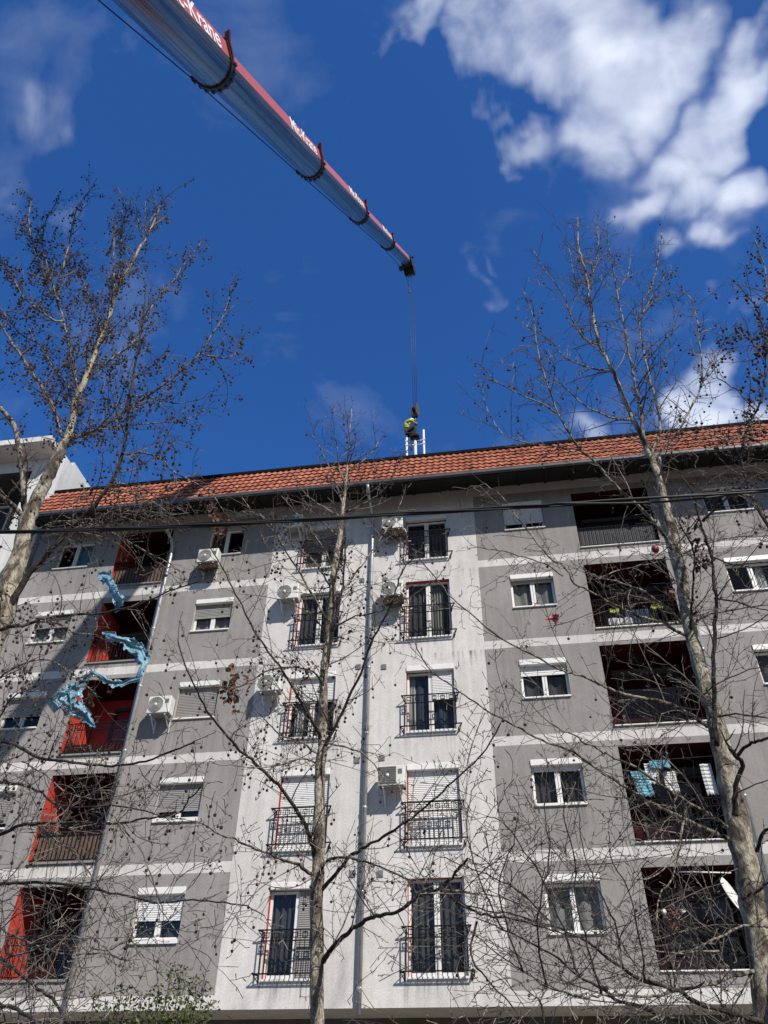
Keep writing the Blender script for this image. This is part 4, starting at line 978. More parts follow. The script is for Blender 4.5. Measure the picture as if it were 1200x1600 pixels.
    def leaves(s, px, py, Y, n, spread, m='leaf_dead'):
        c = at(px, py, Y); q = MB(); rnd = s.rnd
        for i in range(n):
            o = c+Vector((rnd.gauss(0, spread), rnd.gauss(0, spread), rnd.gauss(0, spread*1.1))); u = Vector((rnd.gauss(0, 1), rnd.gauss(0, 1), rnd.gauss(0, 1))).normalized(); v = u.orthogonal().normalized(); w_ = u.cross(v); sz = rnd.uniform(.03, .065)
            ctr = o+w_*sz*.35
            ring = [o+u*sz, o+u*sz*.4+v*sz*.75+w_*sz*.25, o-u*sz*.7+v*sz*.35+w_*sz*.1, o-u*sz*.9, o-u*sz*.6-v*sz*.4-w_*sz*.1, o+u*sz*.35-v*sz*.7+w_*sz*.4]
            for k in range(6): q.face([ctr, ring[k], ring[(k+1) % 6]])
        tag(q.build('dead_leaves', M[m], s.root), kind='stuff')
    def finish(s):
        if s.tw.f: tag(s.tw.build('twigs', M['twig'], s.root), kind='stuff')
        if s.twp.f: tag(s.twp.build('young_twigs', M['twig_pale'], s.root), kind='stuff')
        vis = []
        for a, e in s.balls:
            x, y = px_of(e); inside = -5 < x < 1205 and -5 < y < 1605
            vis.append((not inside, (e-CAM).length, a, e))
        vis.sort(key=lambda t: (t[0], t[1]))
        for _, _, a, e in vis[:100]:
            o = bpy.data.objects.new('seed_ball', BALL); COL.objects.link(o); o.parent = s.root; o.location = e-s.root.location; sc = s.rnd.uniform(.8, 1.15)*max(.7, min(1, (e-CAM).length/11)); o.scale = (sc, sc, sc)
        rest = vis[100:]
        if rest:
            q = MB()
            for _, _, a, e in rest:
                r_ = .0185*s.rnd.uniform(.8, 1.15)*max(.7, min(1, (e-CAM).length/11)); b = len(q.v)
                for v in ICO_V: q.v.append((e.x+v[0]*r_, e.y+v[1]*r_, e.z+v[2]*r_))
                for f in ICO_F: q.f.append(tuple(b+i for i in f)); q.mi.append(0); q.sm.append(False)
                q.tube([a, e], .0022, 3, cap=False)
            tag(q.build('seed_balls', M['ball'], s.root), kind='stuff')
        print('tree', len(s.tw.f)+len(s.twp.f), 'balls', len(s.balls))
bm = bmesh.new(); bmesh.ops.create_icosphere(bm, subdivisions=2, radius=1)
for v in bm.verts: v.co *= random.uniform(.9, 1.08)
ICO_V = [tuple(v.co) for v in bm.verts]; ICO_F = [tuple(v.index for v in f.verts) for f in bm.faces]; bm.free()
_q = MB(); _q.v = [(a*.0185, b*.0185, c*.0185) for a, b, c in ICO_V]; _q.f = list(ICO_F); _q.mi = [0]*len(ICO_F); _q.sm = [False]*len(ICO_F); _q.tube([(0, 0, .02), (.006, .003, .05), (.002, .0, .10)], .0022, 4)
BALL = bpy.data.meshes.new('seed_ball'); BALL.from_pydata(_q.v, [], _q.f); BALL.materials.append(M['ball'])

# left tree ------------------------------------------------------------------
SH = (2.6, 4.8, .36)
t1 = Tree(-11.5, 'bare plane tree full of seed balls at the left edge with a leaning mottled trunk', (-60, 1120), 21)
t1.trunk([(-40, 1075, 20), (-18, 1010, 20), (4, 960, 18), (14, 920, 16), (30, 870, 13.5), (42, 820, 12), (53, 790, 10.5), (70, 755, 9.5), (85, 725, 8.5), (98, 700, 7.5), (106, 682, 6.5), (112, 658, 5.5), (121, 616, 5), (133, 595, 4.5), (147, 553, 3.8), (161, 521, 3.4), (175, 480, 3), (184, 451, 2.7), (203, 416, 2.3), (220, 385, 2), (234, 360, 1.6), (254, 315, .8)], dens=8, fr=.7)
for pts, r0, r1, dy0, dy1, m, de, fr in (
 ([(45, 805), (38, 790), (35, 740), (30, 700), (20, 660), (2, 640), (-20, 600)], 7, 4, 0, -.6, 'bark_limb', 5, .5),
 ([(42, 815), (25, 795), (8, 780), (-20, 768)], 6, 4, 0, -.5, 'bark_limb', 5, .5),
 ([(8, 962), (40, 905), (75, 866), (105, 832), (140, 798), (168, 763), (189, 717), (198, 665), (203, 623), (210, 577), (219, 525), (224, 490), (228, 455)], 7, 1.2, 0, -1.6, 'bark_dark', 7, .7),
 ([(106, 690), (121, 682), (150, 672), (175, 658), (210, 633), (245, 609), (273, 588), (297, 567), (315, 549), (332, 521), (350, 490), (364, 441)], 4, .8, 0, -.5, 'bark_limb', 8, .6),
 ([(133, 595), (154, 577), (175, 560), (210, 532), (227, 497), (245, 465), (269, 441), (290, 409), (315, 378)], 3.2, .8, 0, .8, 'bark_limb', 8, .8),
 ([(118, 630), (119, 595), (108, 539), (98, 497), (88, 465), (93, 437), (105, 392), (114, 350), (122, 322), (145, 292)], 3.4, .7, 0, -.8, 'bark_limb', 8, .7),
 ([(108, 690), (94, 675), (84, 637), (66, 605), (45, 574), (21, 539), (0, 507), (-20, 480)], 4, 2, 0, -.8, 'bark_limb', 7, .9),
 ([(114, 650), (105, 602), (80, 570), (63, 539), (30, 520), (0, 480)], 2.6, 1, 0, .8, 'bark_limb', 7, .9),
 ([(98, 500), (87, 502), (63, 486), (38, 465), (21, 437), (0, 402)], 2.4, 1.2, -.5, -1, 'bark_limb', 8, 1.1),
 ([(92, 470), (73, 444), (63, 413), (49, 371), (45, 343), (49, 311)], 1.9, .7, -.6, -.4, 'bark_limb', 8, 1.1),
 ([(88, 460), (75, 420), (68, 385), (70, 350), (89, 315)], 1.6, .7, -.6, -.9, 'bark_limb', 7, .7),
 ([(161, 521), (150, 493), (133, 448), (119, 420), (112, 395)], 1.9, .8, 0, .6, 'bark_limb', 8, .8),
 ([(184, 451), (186, 420), (189, 402), (191, 357), (197, 335), (206, 315)], 1.7, .7, 0, .5, 'bark_limb', 7, .6),
 ([(175, 480), (178, 448), (178, 400), (179, 360), (191, 329)], 1.6, .7, 0, -.5, 'bark_limb', 7, .6),
 ([(225, 375), (217, 350), (212, 320)], 1.2, .6, 0, .2, 'bark_limb', 4, .1),
 ([(228, 368), (226, 345), (228, 315)], 1.2, .6, 0, -.2, 'bark_limb', 4, .1),
 ([(232, 362), (238, 340), (259, 320)], 1.2, .6, 0, .1, 'bark_limb', 4, .1),
 ([(199, 710), (225, 708), (252, 717), (273, 738), (308, 756), (336, 777), (350, 800)], 2.2, .8, -1.1, -1.5, 'bark_limb', 8, .6),
 ([(315, 553), (350, 560), (371, 549), (376, 528)], 1.6, .8, -.4, -.3, 'bark_limb', 8, .7),
 ([(210, 620), (224, 618), (252, 626), (280, 630), (325, 621)], 1.6, .7, -1.2, -1.0, 'bark_limb', 8, .7),
 ([(112, 684), (122, 679), (160, 671), (196, 665), (252, 661), (297, 654), (320, 640)], 2, .8, 0, .8, 'bark_limb', 8, .7),
 ([(150, 672), (180, 640), (200, 600), (240, 570), (262, 545)], 1.6, .7, -.2, -1.6, 'bark_limb', 8, .8),
 ([(105, 832), (160, 820), (200, 800), (240, 800), (280, 815)], 2.4, .8, -.6, -1.6, 'bark_limb', 9, .4),
 ([(50, 835), (80, 818), (110, 815), (150, 822), (190, 840), (235, 865), (265, 880)], 3, 1, 0, -1.2, 'bark_limb', 9, .3),
 ([(168, 765), (200, 770), (240, 785), (270, 808)], 1.8, .8, -.9, -1.5, 'bark_limb', 9, .2),
 ([(175, 755), (215, 760), (250, 780), (290, 800)], 1.8, .8, -.9, -.8, 'bark_limb', 9, .2),
 ([(-10, 988), (7, 981), (35, 977), (70, 967), (110, 961), (157, 958), (190, 951), (210, 948), (240, 935), (266, 923), (315, 907)], 4.5, 1.2, -.6, -1.8, 'bark_dark', 7, .4),
 ([(62, 970), (90, 975), (115, 988), (147, 992), (165, 1000)], 2.6, 1.2, -1, -1.4, 'bark_limb', 8, .4),
 ([(-60, 1150), (0, 1158), (31, 1168), (63, 1184), (115, 1191), (168, 1196), (194, 1195), (227, 1189), (273, 1172), (304, 1158)], 4.5, 1.5, -.4, -2.2, 'bark_dark', 8, .3),
 ([(-60, 1212), (0, 1223), (35, 1226), (63, 1238), (84, 1254), (112, 1261), (175, 1259), (215, 1265), (250, 1275)], 3.6, 1.2, -.4, -2.4, 'bark_dark', 9, .2),
 ([(-60, 1330), (0, 1305), (28, 1291), (63, 1286), (140, 1286), (185, 1287), (224, 1279), (280, 1270), (294, 1249), (315, 1228)], 4.5, 1.2, -.4, -2.8, 'bark_dark', 8, .25),
 ([(-60, 1382), (0, 1380), (45, 1378), (98, 1382), (150, 1391), (196, 1399), (245, 1410), (301, 1406), (350, 1410), (385, 1417), (413, 1431)], 4, 1, -.5, -3, 'bark_dark', 8, .12),
 ([(-50, 1415), (0, 1448), (42, 1473), (105, 1490), (157, 1489), (200, 1500)], 3, 1, -.5, -2.5, 'bark_limb', 9, .08),
 ([(-60, 1450), (0, 1497), (28, 1518), (52, 1539), (80, 1560), (105, 1595), (120, 1630)], 4, 2.5, -.5, -3, 'bark_dark', 8, .05),
 ([(-40, 1560), (0, 1571), (21, 1574), (49, 1592), (80, 1620)], 4.5, 3, -.5, -3.2, 'bark_dark', 8, .05),
 ([(-40, 1120), (0, 1060), (30, 1040), (70, 1030), (110, 1050), (150, 1085)], 2.6, 1, -.3, -1.5, 'bark_limb', 10, .5),
 ([(-40, 1200), (0, 1120), (20, 1090), (60, 1080), (110, 1110)], 2.4, 1, -.3, -1.8, 'bark_limb', 10, .4),
 ([(35, 1190), (70, 1210), (110, 1240), (160, 1250), (200, 1240)], 1.8, .8, -1.2, -2.3, 'bark_limb', 10, .1),
 ([(45, 1470), (90, 1450), (130, 1420), (160, 1370), (180, 1330)], 1.6, .7, -1.4, -2.3, 'bark_limb', 9, .05),
 ([(0, 1500), (60, 1480), (110, 1460), (155, 1485), (200, 1470), (260, 1440)], 2, .8, -1.4, -3, 'bark_limb', 9, .05),
 ([(185, 1287), (215, 1320), (235, 1370), (250, 1420), (290, 1470), (330, 1500)], 1.7, .7, -2.1, -2.6, 'bark_limb', 6, .05),
 ([(60, 1290), (110, 1330), (150, 1380), (190, 1450), (230, 1500), (270, 1540)], 1.8, .8, -1.2, -2.6, 'bark_limb', 6, .05)):
    t1.shoots = 2.6 if pts[0][1] < 900 else 1.7
    t1.limb(pts, r0, r1, dy0, dy1, m, de*(.9 if pts[0][1] < 900 else .5), fr*(1.2 if pts[0][1] < 900 else 1), L=.58 if pts[0][1] < 900 else .75, up=.32 if pts[0][1] < 700 else .05)
t1.finish()

# slim tree in the middle -------------------------------------------------------
LIMB = .98; SH = (2.0, 4.4, .26)
t2 = Tree(-11.2, 'slim bare plane tree with pale bark standing in the middle before the pale wall', (490, 1720), 33)
t2.trunk([(497, 1640, 11.5), (496, 1600, 11), (494, 1500, 10.8), (496, 1400, 10), (499, 1300, 9.3), (501, 1215, 8.3), (505, 1150, 7.5), (507, 1060, 6.5), (512, 1000, 6), (520, 920, 5.6), (526, 870, 5), (533, 820, 3.4), (538, 770, 2.4), (543, 720, 1.5), (546, 690, 1.0), (549, 640, .5)], dens=7, fr=.15)
for pts, r0, r1, dy0, dy1, m, de, fr in (
 ([(510, 1040), (520, 985), (530, 945), (537, 905), (539, 862), (540, 820)], 3.4, 1, 0, -.4, 'bark_dark', 5, .2),
 ([(493, 1342), (486, 1315), (475, 1285), (460, 1260), (440, 1232), (417, 1210), (392, 1187), (375, 1172), (350, 1145), (330, 1120), (317, 1100), (304, 1074), (290, 1040), (278, 1000)], 4.5, 1, 0, -2.4, 'bark_dark', 7, .55),
 ([(490, 1370), (472, 1355), (450, 1346), (420, 1334), (395, 1325), (367, 1312), (337, 1300), (310, 1285)], 3.4, .9, 0, -2.6, 'bark_limb', 8, .5),
 ([(503, 1160), (495, 1140), (485, 1122), (472, 1100), (450, 1062), (430, 1032), (407, 1002), (387, 965), (370, 930), (354, 900), (342, 877), (325, 850)], 3.2, .9, 0, -1.4, 'bark_dark', 7, .55),
 ([(515, 975), (490, 932), (470, 897), (455, 875), (440, 850), (430, 830), (415, 810), (395, 800), (375, 770)], 2.2, .7, 0, -.8, 'bark_limb', 7, .6),
 ([(518, 920), (500, 890), (475, 862), (450, 847), (425, 828), (405, 802)], 1.7, .7, 0, .6, 'bark_limb', 7, .5),
 ([(521, 890), (505, 855), (490, 835), (475, 817), (455, 793), (440, 775)], 1.6, .7, 0, -.5, 'bark_limb', 5, .2),
 ([(530, 840), (505, 817), (490, 808), (475, 792)], 1.4, .7, 0, .4, 'bark_limb', 5, .2),
 ([(532, 808), (512, 795), (490, 782), (472, 765), (460, 745)], 1.6, .6, 0, -.3, 'bark_limb', 5, .1),
 ([(535, 787), (525, 755), (515, 732), (500, 700), (488, 680)], 1.6, .6, 0, .3, 'bark_limb', 5, .05),
 ([(540, 760), (530, 730), (527, 700), (522, 680)], 1.4, .6, 0, -.2, 'bark_limb', 5, .03),
 ([(541, 800), (565, 790), (585, 777), (600, 765), (617, 740), (628, 715)], 1.8, .6, 0, -.5, 'bark_limb', 5, .1),
 ([(544, 735), (560, 725), (580, 708), (592, 690)], 1.4, .6, 0, .3, 'bark_limb', 5, .03),
 ([(504, 1172), (525, 1132), (545, 1090), (565, 1050), (580, 1002), (600, 968), (615, 932), (627, 897), (636, 882), (650, 870)], 3.2, .8, 0, -1.2, 'bark_dark', 7, .5),
 ([(530, 930), (550, 902), (565, 885), (577, 867), (587, 855), (602, 830), (620, 800), (632, 770)], 2, .6, 0, .4, 'bark_limb', 7, .5),
 ([(516, 985), (550, 965), (575, 960), (600, 952), (625, 940), (650, 927), (675, 910)], 1.6, .7, 0, -1, 'bark_limb', 7, .4),
 ([(503, 1390), (525, 1365), (545, 1340), (565, 1327), (600, 1307), (635, 1285), (675, 1252), (707, 1222), (740, 1192), (765, 1162), (782, 1130)], 3.6, 1, 0, -2, 'bark_dark', 6, .25),
 ([(500, 1360), (510, 1345), (540, 1339), (570, 1347), (600, 1357), (640, 1375)], 3.2, 1, 0, -1.5, 'bark_dark', 7, .35),
 ([(505, 1502), (520, 1480), (535, 1465), (557, 1447), (577, 1435), (600, 1430), (625, 1422), (650, 1405), (685, 1390), (700, 1377), (716, 1358), (730, 1342)], 4.6, 2, 0, -2.6, 'bark_dark', 5, .1),
 ([(688, 1389), (725, 1415), (760, 1430), (800, 1437), (850, 1450), (890, 1462)], 2.8, 1, -2.4, -2.8, 'bark_dark', 8, .0),
 ([(690, 1389), (730, 1395), (775, 1400), (830, 1420)], 2, .8, -2.4, -1.8, 'bark_limb', 8, .0),
 ([(504, 1165), (515, 1162), (537, 1167), (565, 1177), (585, 1195), (605, 1225)], 1.9, .8, 0, -1, 'bark_limb', 8, .4),
 ([(500, 1180), (470, 1160), (440, 1150), (420, 1130), (400, 1110)], 2, .8, 0, -1.2, 'bark_limb', 8, .4),
 ([(497, 1195), (470, 1185), (440, 1195), (400, 1200), (360, 1195)], 1.6, .7, 0, -1.8, 'bark_limb', 8, .4),
 ([(508, 1075), (490, 1050), (455, 1042), (415, 1050), (380, 1070), (360, 1078)], 1.9, .8, 0, -1.6, 'bark_dark', 8, .5),
 ([(645, 1390), (690, 1300), (640, 1440), (600, 1500)], .8, .6, -1.8, -2, 'bark_limb', 2, .0)):
    t2.limb(pts, r0, r1, dy0, dy1, m, de*.85, fr, L=.62, up=.15 if pts[0][1] > 850 else .35)
t2.leaves(365, 1068, -12.0, 26, .10); t2.leaves(358, 1082, -12.0, 14, .07); t2.leaves(488, 1045, -11.8, 10, .06, 'leaf_dark')
for x, y in ((328, 790), (332, 802), (342, 830), (337, 815), (357, 812), (350, 835)): t2.leaves(x, y, -12.0, 6, .04, 'leaf_dead')
t2.finish()

# big tree on the right ------------------------------------------------------------
LIMB = .88; SH = (2.0, 4.6, .18)
t3 = Tree(-11.0, 'tall bare plane tree on the right with a thick patchy cream trunk', (1215, 1800), 47)
t3.trunk([(1206, 1660, 23), (1199, 1560, 22), (1187, 1462, 20.5), (1177, 1412, 20), (1166, 1350, 19), (1152, 1287, 18.5), (1140, 1225, 17), (1127, 1162, 15), (1115, 1110, 12), (1103, 1080, 11), (1096, 1050, 11), (1082, 1000, 10.5), (1073, 955, 10), (1067, 912, 9.5), (1059, 875, 9), (1051, 840, 9), (1043, 800, 7.5), (1033, 762, 5.5), (1022, 725, 5), (1016, 712, 4.8), (1006, 688, 4.5), (996, 668, 4), (984, 644, 3.6), (968, 608, 3.2), (956, 576, 2.9), (936, 536, 2.5), (924, 480, 2.2), (918, 444, 1.9), (912, 412, 1.6), (904, 384, 1.3), (902, 340, .7)], dens=5, fr=.05)
for pts, r0, r1, dy0, dy1, m, de, fr in (
 ([(1016, 705), (1006, 680), (1000, 632), (992, 600), (984, 560), (976, 512), (964, 456), (956, 408), (950, 380)], 4, .8, 0, -.6, 'bark_limb', 7, .12),
 ([(1014, 714), (1032, 672), (1024, 624), (1014, 588), (1006, 550), (1000, 520), (1000, 480), (1016, 452), (1026, 416), (1034, 364)], 3.2, .7, 0, .6, 'bark_limb', 7, .15),
 ([(1020, 725), (1028, 708), (1056, 680), (1076, 644), (1094, 608), (1096, 560), (1088, 496), (1080, 468), (1064, 452)], 3.2, .7, 0, .9, 'bark_limb', 7, .2),
 ([(1052, 862), (1047, 851), (1035, 832), (1004, 797), (978, 774), (955, 751), (924, 717), (908, 704), (884, 668), (868, 636), (852, 592), (840, 548), (832, 492), (818, 456)], 4.4, .8, 0, -1.2, 'bark_limb', 8, .15),
 ([(985, 655), (965, 655), (944, 648), (912, 632), (880, 604), (860, 585), (835, 560)], 2.4, .7, 0, -.8, 'bark_limb', 8, .2),
 ([(958, 582), (940, 578), (912, 572), (880, 556), (860, 532), (840, 520), (815, 505)], 2.2, .7, 0, .6, 'bark_limb', 7, .15),
 ([(868, 645), (850, 632), (812, 616), (776, 596), (752, 572)], 2, .7, -.9, -1.4, 'bark_limb', 8, .35),
 ([(905, 702), (880, 700), (852, 696), (808, 688), (780, 672), (760, 636), (755, 612)], 1.8, .6, -.6, .2, 'bark_limb', 7, .25),
 ([(938, 540), (912, 528), (890, 490), (880, 460), (852, 424), (834, 392)], 2, .6, 0, -.6, 'bark_limb', 7, .1),
 ([(924, 480), (905, 460), (895, 420), (888, 385)], 1.4, .6, 0, .4, 'bark_limb', 7, .05),
 ([(918, 450), (930, 415), (935, 380), (932, 350)], 1.4, .6, 0, .4, 'bark_limb', 7, .05),
 ([(964, 456), (980, 430), (986, 395)], 1.2, .6, -.4, -.2, 'bark_limb', 6, .05),
 ([(1000, 500), (1014, 470), (1040, 430), (1055, 425)], 1.3, .6, .2, .5, 'bark_limb', 6, .1),
 ([(1000, 632), (1020, 600), (1040, 560), (1050, 520), (1054, 480)], 1.8, .6, -.2, -1, 'bark_limb', 8, .3),
 ([(1094, 608), (1110, 570), (1130, 540)], 1.4, .6, .5, .8, 'bark_limb', 7, .2),
 ([(1068, 975), (1042, 949), (1020, 934), (1003, 922), (981, 915), (956, 907), (936, 904), (919, 895), (907, 885)], 3, 1, 0, -1.8, 'bark_limb', 8, .05),
 ([(1072, 992), (1059, 988), (1035, 972), (1018, 968), (998, 963), (974, 951), (952, 941), (937, 932), (914, 920), (897, 912), (880, 883), (866, 878), (847, 858), (817, 820), (782, 774), (755, 755)], 3.6, .9, 0, -1.6, 'bark_limb', 8, .05),
 ([(880, 900), (850, 880), (810, 868), (780, 860), (745, 855)], 1.5, .7, -1.4, -1.6, 'bark_limb', 9, .15),
 ([(930, 905), (970, 890), (1010, 882), (1060, 870), (1100, 865)], 1.4, .7, -1.2, -.6, 'bark_limb', 7, .05),
 ([(1105, 1135), (1080, 1117), (1057, 1104), (1039, 1098), (1018, 1093), (995, 1089), (974, 1084), (947, 1074), (925, 1064), (905, 1055), (880, 1049), (855, 1035), (809, 1012), (771, 989), (740, 962), (707, 935), (682, 905), (662, 880)], 4.2, .9, 0, -2.2, 'bark_limb', 7, .15),
 ([(1142, 1298), (1115, 1275), (1080, 1257), (1050, 1237), (1025, 1220), (995, 1200), (960, 1185), (937, 1172), (915, 1160), (895, 1148), (860, 1130), (830, 1100)], 4, .9, 0, -2.4, 'bark_limb', 8, .05),
 ([(1152, 1318), (1125, 1305), (1107, 1297), (1075, 1282), (1040, 1266), (1010, 1250), (987, 1236), (957, 1217), (930, 1200), (897, 1175), (875, 1167), (837, 1152), (807, 1135), (772, 1117), (742, 1097), (707, 1072), (675, 1050), (660, 1030), (645, 1000), (630, 985)], 4.4, .8, 0, -2.8, 'bark_limb', 7, .15),
 ([(1195, 1600), (1181, 1594), (1146, 1583), (1085, 1564), (1054, 1545), (1008, 1533), (974, 1514), (932, 1483), (905, 1464), (866, 1449), (817, 1433), (778, 1426), (740, 1418), (700, 1400)], 6, 1, 0, -3, 'bark_dark', 9, .03),
 ([(1190, 1515), (1146, 1525), (1116, 1537), (1054, 1548), (1031, 1556), (985, 1555), (939, 1554), (909, 1558), (855, 1541), (817, 1518), (790, 1499), (740, 1460)], 4.2, 1, 0, -3.2, 'bark_limb', 9, .03),
 ([(1190, 1640), (1100, 1610), (1004, 1575), (970, 1564), (939, 1545), (905, 1525), (874, 1499), (836, 1476), (786, 1453), (740, 1433)], 5, 1, 0, -3.4, 'bark_dark', 9, .03),
 ([(1200, 1449), (1162, 1447), (1123, 1464), (1085, 1483), (1066, 1499), (1054, 1533), (1043, 1571), (1016, 1594)], 2.4, 1.2, -.3, -3, 'bark_limb', 7, .0),
 ([(1123, 1486), (1050, 1488), (970, 1476), (940, 1478), (900, 1500)], 1.8, .8, -1.6, -2.6, 'bark_limb', 8, .0),
 ([(1148, 1275), (1149, 1250), (1151, 1222), (1160, 1195), (1150, 1182), (1140, 1167)], 5.5, 3.5, -.3, -.7, 'bark_dark', 2, .0),
 ([(1151, 1185), (1163, 1168), (1180, 1160), (1200, 1153), (1240, 1140)], 3.6, 2.2, -.6, -1, 'bark_dark', 7, .0),
 ([(1182, 1330), (1190, 1305), (1205, 1292), (1230, 1285)], 3.5, 2.5, -.3, -.8, 'bark_dark', 5, .0),
 ([(1160, 1405), (1180, 1395), (1210, 1370)], 3, 2, -.3, -.8, 'bark_dark', 5, .0),
 ([(1120, 1165), (1116, 1100), (1115, 1025), (1117, 975), (1120, 937), (1116, 915), (1114, 887), (1111, 870), (1102, 840), (1092, 807), (1084, 775), (1070, 750)], 4.8, 1.6, -.5, -1.1, 'bark_dark', 7, .03),
 ([(1098, 815), (1120, 792), (1140, 775), (1160, 758)], 3, 1.5, -1, -1.4, 'bark_dark', 7, .0),
 ([(1080, 985), (1082, 937), (1084, 900), (1086, 870), (1078, 845), (1060, 815)], 2.6, 1.2, -.3, -1, 'bark_dark', 6, .03),
 ([(1116, 935), (1150, 940), (1180, 950), (1210, 955)], 1.8, .9, -.9, -1.5, 'bark_dark', 9, .03),
 ([(1085, 975), (1110, 960), (1150, 952), (1200, 945)], 1.8, .9, -.3, .4, 'bark_dark', 9, .03),
 ([(1112, 870), (1140, 880), (1180, 890), (1210, 905)], 1.5, .9, -.9, -1.3, 'bark_dark', 9, .03),
 ([(1090, 1090), (1120, 1070), (1160, 1050), (1200, 1040)], 1.8, .9, 0, -1.3, 'bark_limb', 9, .03),
 ([(1110, 1120), (1150, 1115), (1200, 1122)], 2.6, 1.2, -.2, -1, 'bark_limb', 9, .03),
 ([(1062, 870), (1090, 855), (1140, 840), (1190, 838)], 1.8, .9, 0, .8, 'bark_limb', 9, .03),
 ([(1088, 1120), (1060, 1135), (1020, 1160), (1000, 1190)], 1.5, .8, -.3, -1.3, 'bark_limb', 9, .0),
 ([(1060, 1330), (1050, 1370), (1030, 1400), (1025, 1440)], 2.2, 1, -1, -2, 'bark_limb', 8, .0),
 ([(1069, 1283), (1062, 1320), (1050, 1345), (1020, 1370), (970, 1375), (920, 1370)], 2.2, .9, -1, -2.4, 'bark_limb', 9, .0),
 ([(905, 1525), (880, 1450), (850, 1380), (820, 1330), (790, 1290), (760, 1275)], 2.4, .8, -3, -3.4, 'bark_dark', 9, .0),
 ([(855, 1541), (840, 1470), (845, 1400), (860, 1330), (850, 1270), (855, 1240)], 2.2, .8, -2.8, -3.2, 'bark_dark', 9, .0),
 ([(939, 1552), (920, 1480), (900, 1400), (895, 1330), (880, 1270), (890, 1230)], 2.2, .8, -2.8, -3.4, 'bark_dark', 9, .0),
 ([(817, 1518), (790, 1440), (780, 1380), (800, 1320), (810, 1270)], 2, .8, -3, -3.4, 'bark_dark', 9, .0),
 ([(974, 1514), (960, 1440), (930, 1380), (910, 1320), (905, 1270)], 2, .8, -2.6, -2.9, 'bark_dark', 9, .0),
 ([(1008, 1533), (1000, 1470), (985, 1400), (960, 1350), (950, 1300)], 2, .8, -2.4, -2.9, 'bark_dark', 9, .0),
 ([(786, 1453), (760, 1400), (735, 1330), (730, 1270), (740, 1230)], 1.8, .8, -3.3, -3.4, 'bark_dark', 9, .0),
 ([(866, 1449), (820, 1400), (770, 1370), (730, 1355), (690, 1340)], 1.8, .8, -2.6, -3.2, 'bark_dark', 9, .0),
 ([(1054, 1548), (1040, 1500), (1060, 1440), (1100, 1400)], 1.8, .8, -1.5, -2.6, 'bark_limb', 9, .0),
 ([(850, 1600), (840, 1560), (800, 1530), (760, 1540), (740, 1560)], 1.8, .8, -3, -3.2, 'bark_limb', 8, .0),
 ([(745, 1440), (735, 1490), (760, 1530), (800, 1570), (830, 1620)], 2.2, 1.2, -3.2, -3.5, 'bark_dark', 8, .05)):
    t3.shoots = 2.2 if pts[0][1] < 1250 else 2.3
    t3.limb(pts, r0, r1, dy0, dy1, m, de*(.8 if pts[0][1] < 1000 else .46), fr, L=.6 if pts[0][1] < 1000 else .8, up=.35 if pts[0][1] < 760 else .12)
for x, y, n, sp, m in ((1092, 880, 16, .06, 'leaf_dark'), (1105, 870, 18, .05, 'leaf_dark'), (1078, 825, 16, .07, 'leaf_dark'), (1085, 845, 14, .05, 'leaf_dark'), (1100, 760, 12, .08, 'leaf_dark'), (1115, 770, 10, .06, 'leaf_dark'), (1088, 752, 6, .04, 'leaf_dead'), (1052, 918, 12, .05, 'leaf_dark'), (1055, 930, 8, .04, 'leaf_dead'), (1090, 965, 8, .04, 'leaf_dark'), (1072, 812, 8, .05, 'leaf_dead')): t3.leaves(x, y, -11.8, n, sp, m)
t3.finish()

# tree just outside the right edge ---------------------------------------------------
SH = (1.6, 5, .26)
t4 = Tree(-12.0, 'dark bare plane tree reaching in at the right edge with hanging seed balls', (1330, 1800), 61)
t4.trunk([(1330, 1500, 18), (1320, 1200, 14), (1300, 1000, 12), (1290, 880, 10), (1280, 760, 8), (1260, 640, 6), (1240, 520, 4), (1235, 420, 2)], dens=3, fr=.3)
for pts, r0, r1, dy0, dy1, m, de, fr in (
 ([(1295, 930), (1230, 860), (1180, 790), (1158, 720), (1160, 695), (1172, 660), (1192, 616), (1196, 544), (1188, 496), (1172, 468), (1152, 444)], 4, .8, 0, -.5, 'bark_dark', 8, .9),
 ([(1262, 650), (1230, 600), (1215, 540), (1200, 480), (1195, 420), (1180, 376)], 2.6, .8, 0, .2, 'bark_limb', 8, .9),
 ([(1180, 640), (1150, 610), (1120, 590), (1105, 600)], 1.5, .7, -.4, -.8, 'bark_limb', 9, .9),
 ([(1195, 560), (1170, 530), (1150, 520), (1135, 530)], 1.5, .7, -.4, .2, 'bark_limb', 9, 1.0),
 ([(1165, 680), (1140, 690), (1110, 680), (1090, 690)], 1.4, .7, -.3, -.7, 'bark_limb', 9, .5),
 ([(1285, 800), (1240, 740), (1200, 700), (1160, 680), (1130, 700)], 2, .8, 0, -.8, 'bark_limb', 9, .5)):
    t4.limb(pts, r0, r1, dy0, dy1, m, de, fr, L=.6, up=.2)
t4.finish()

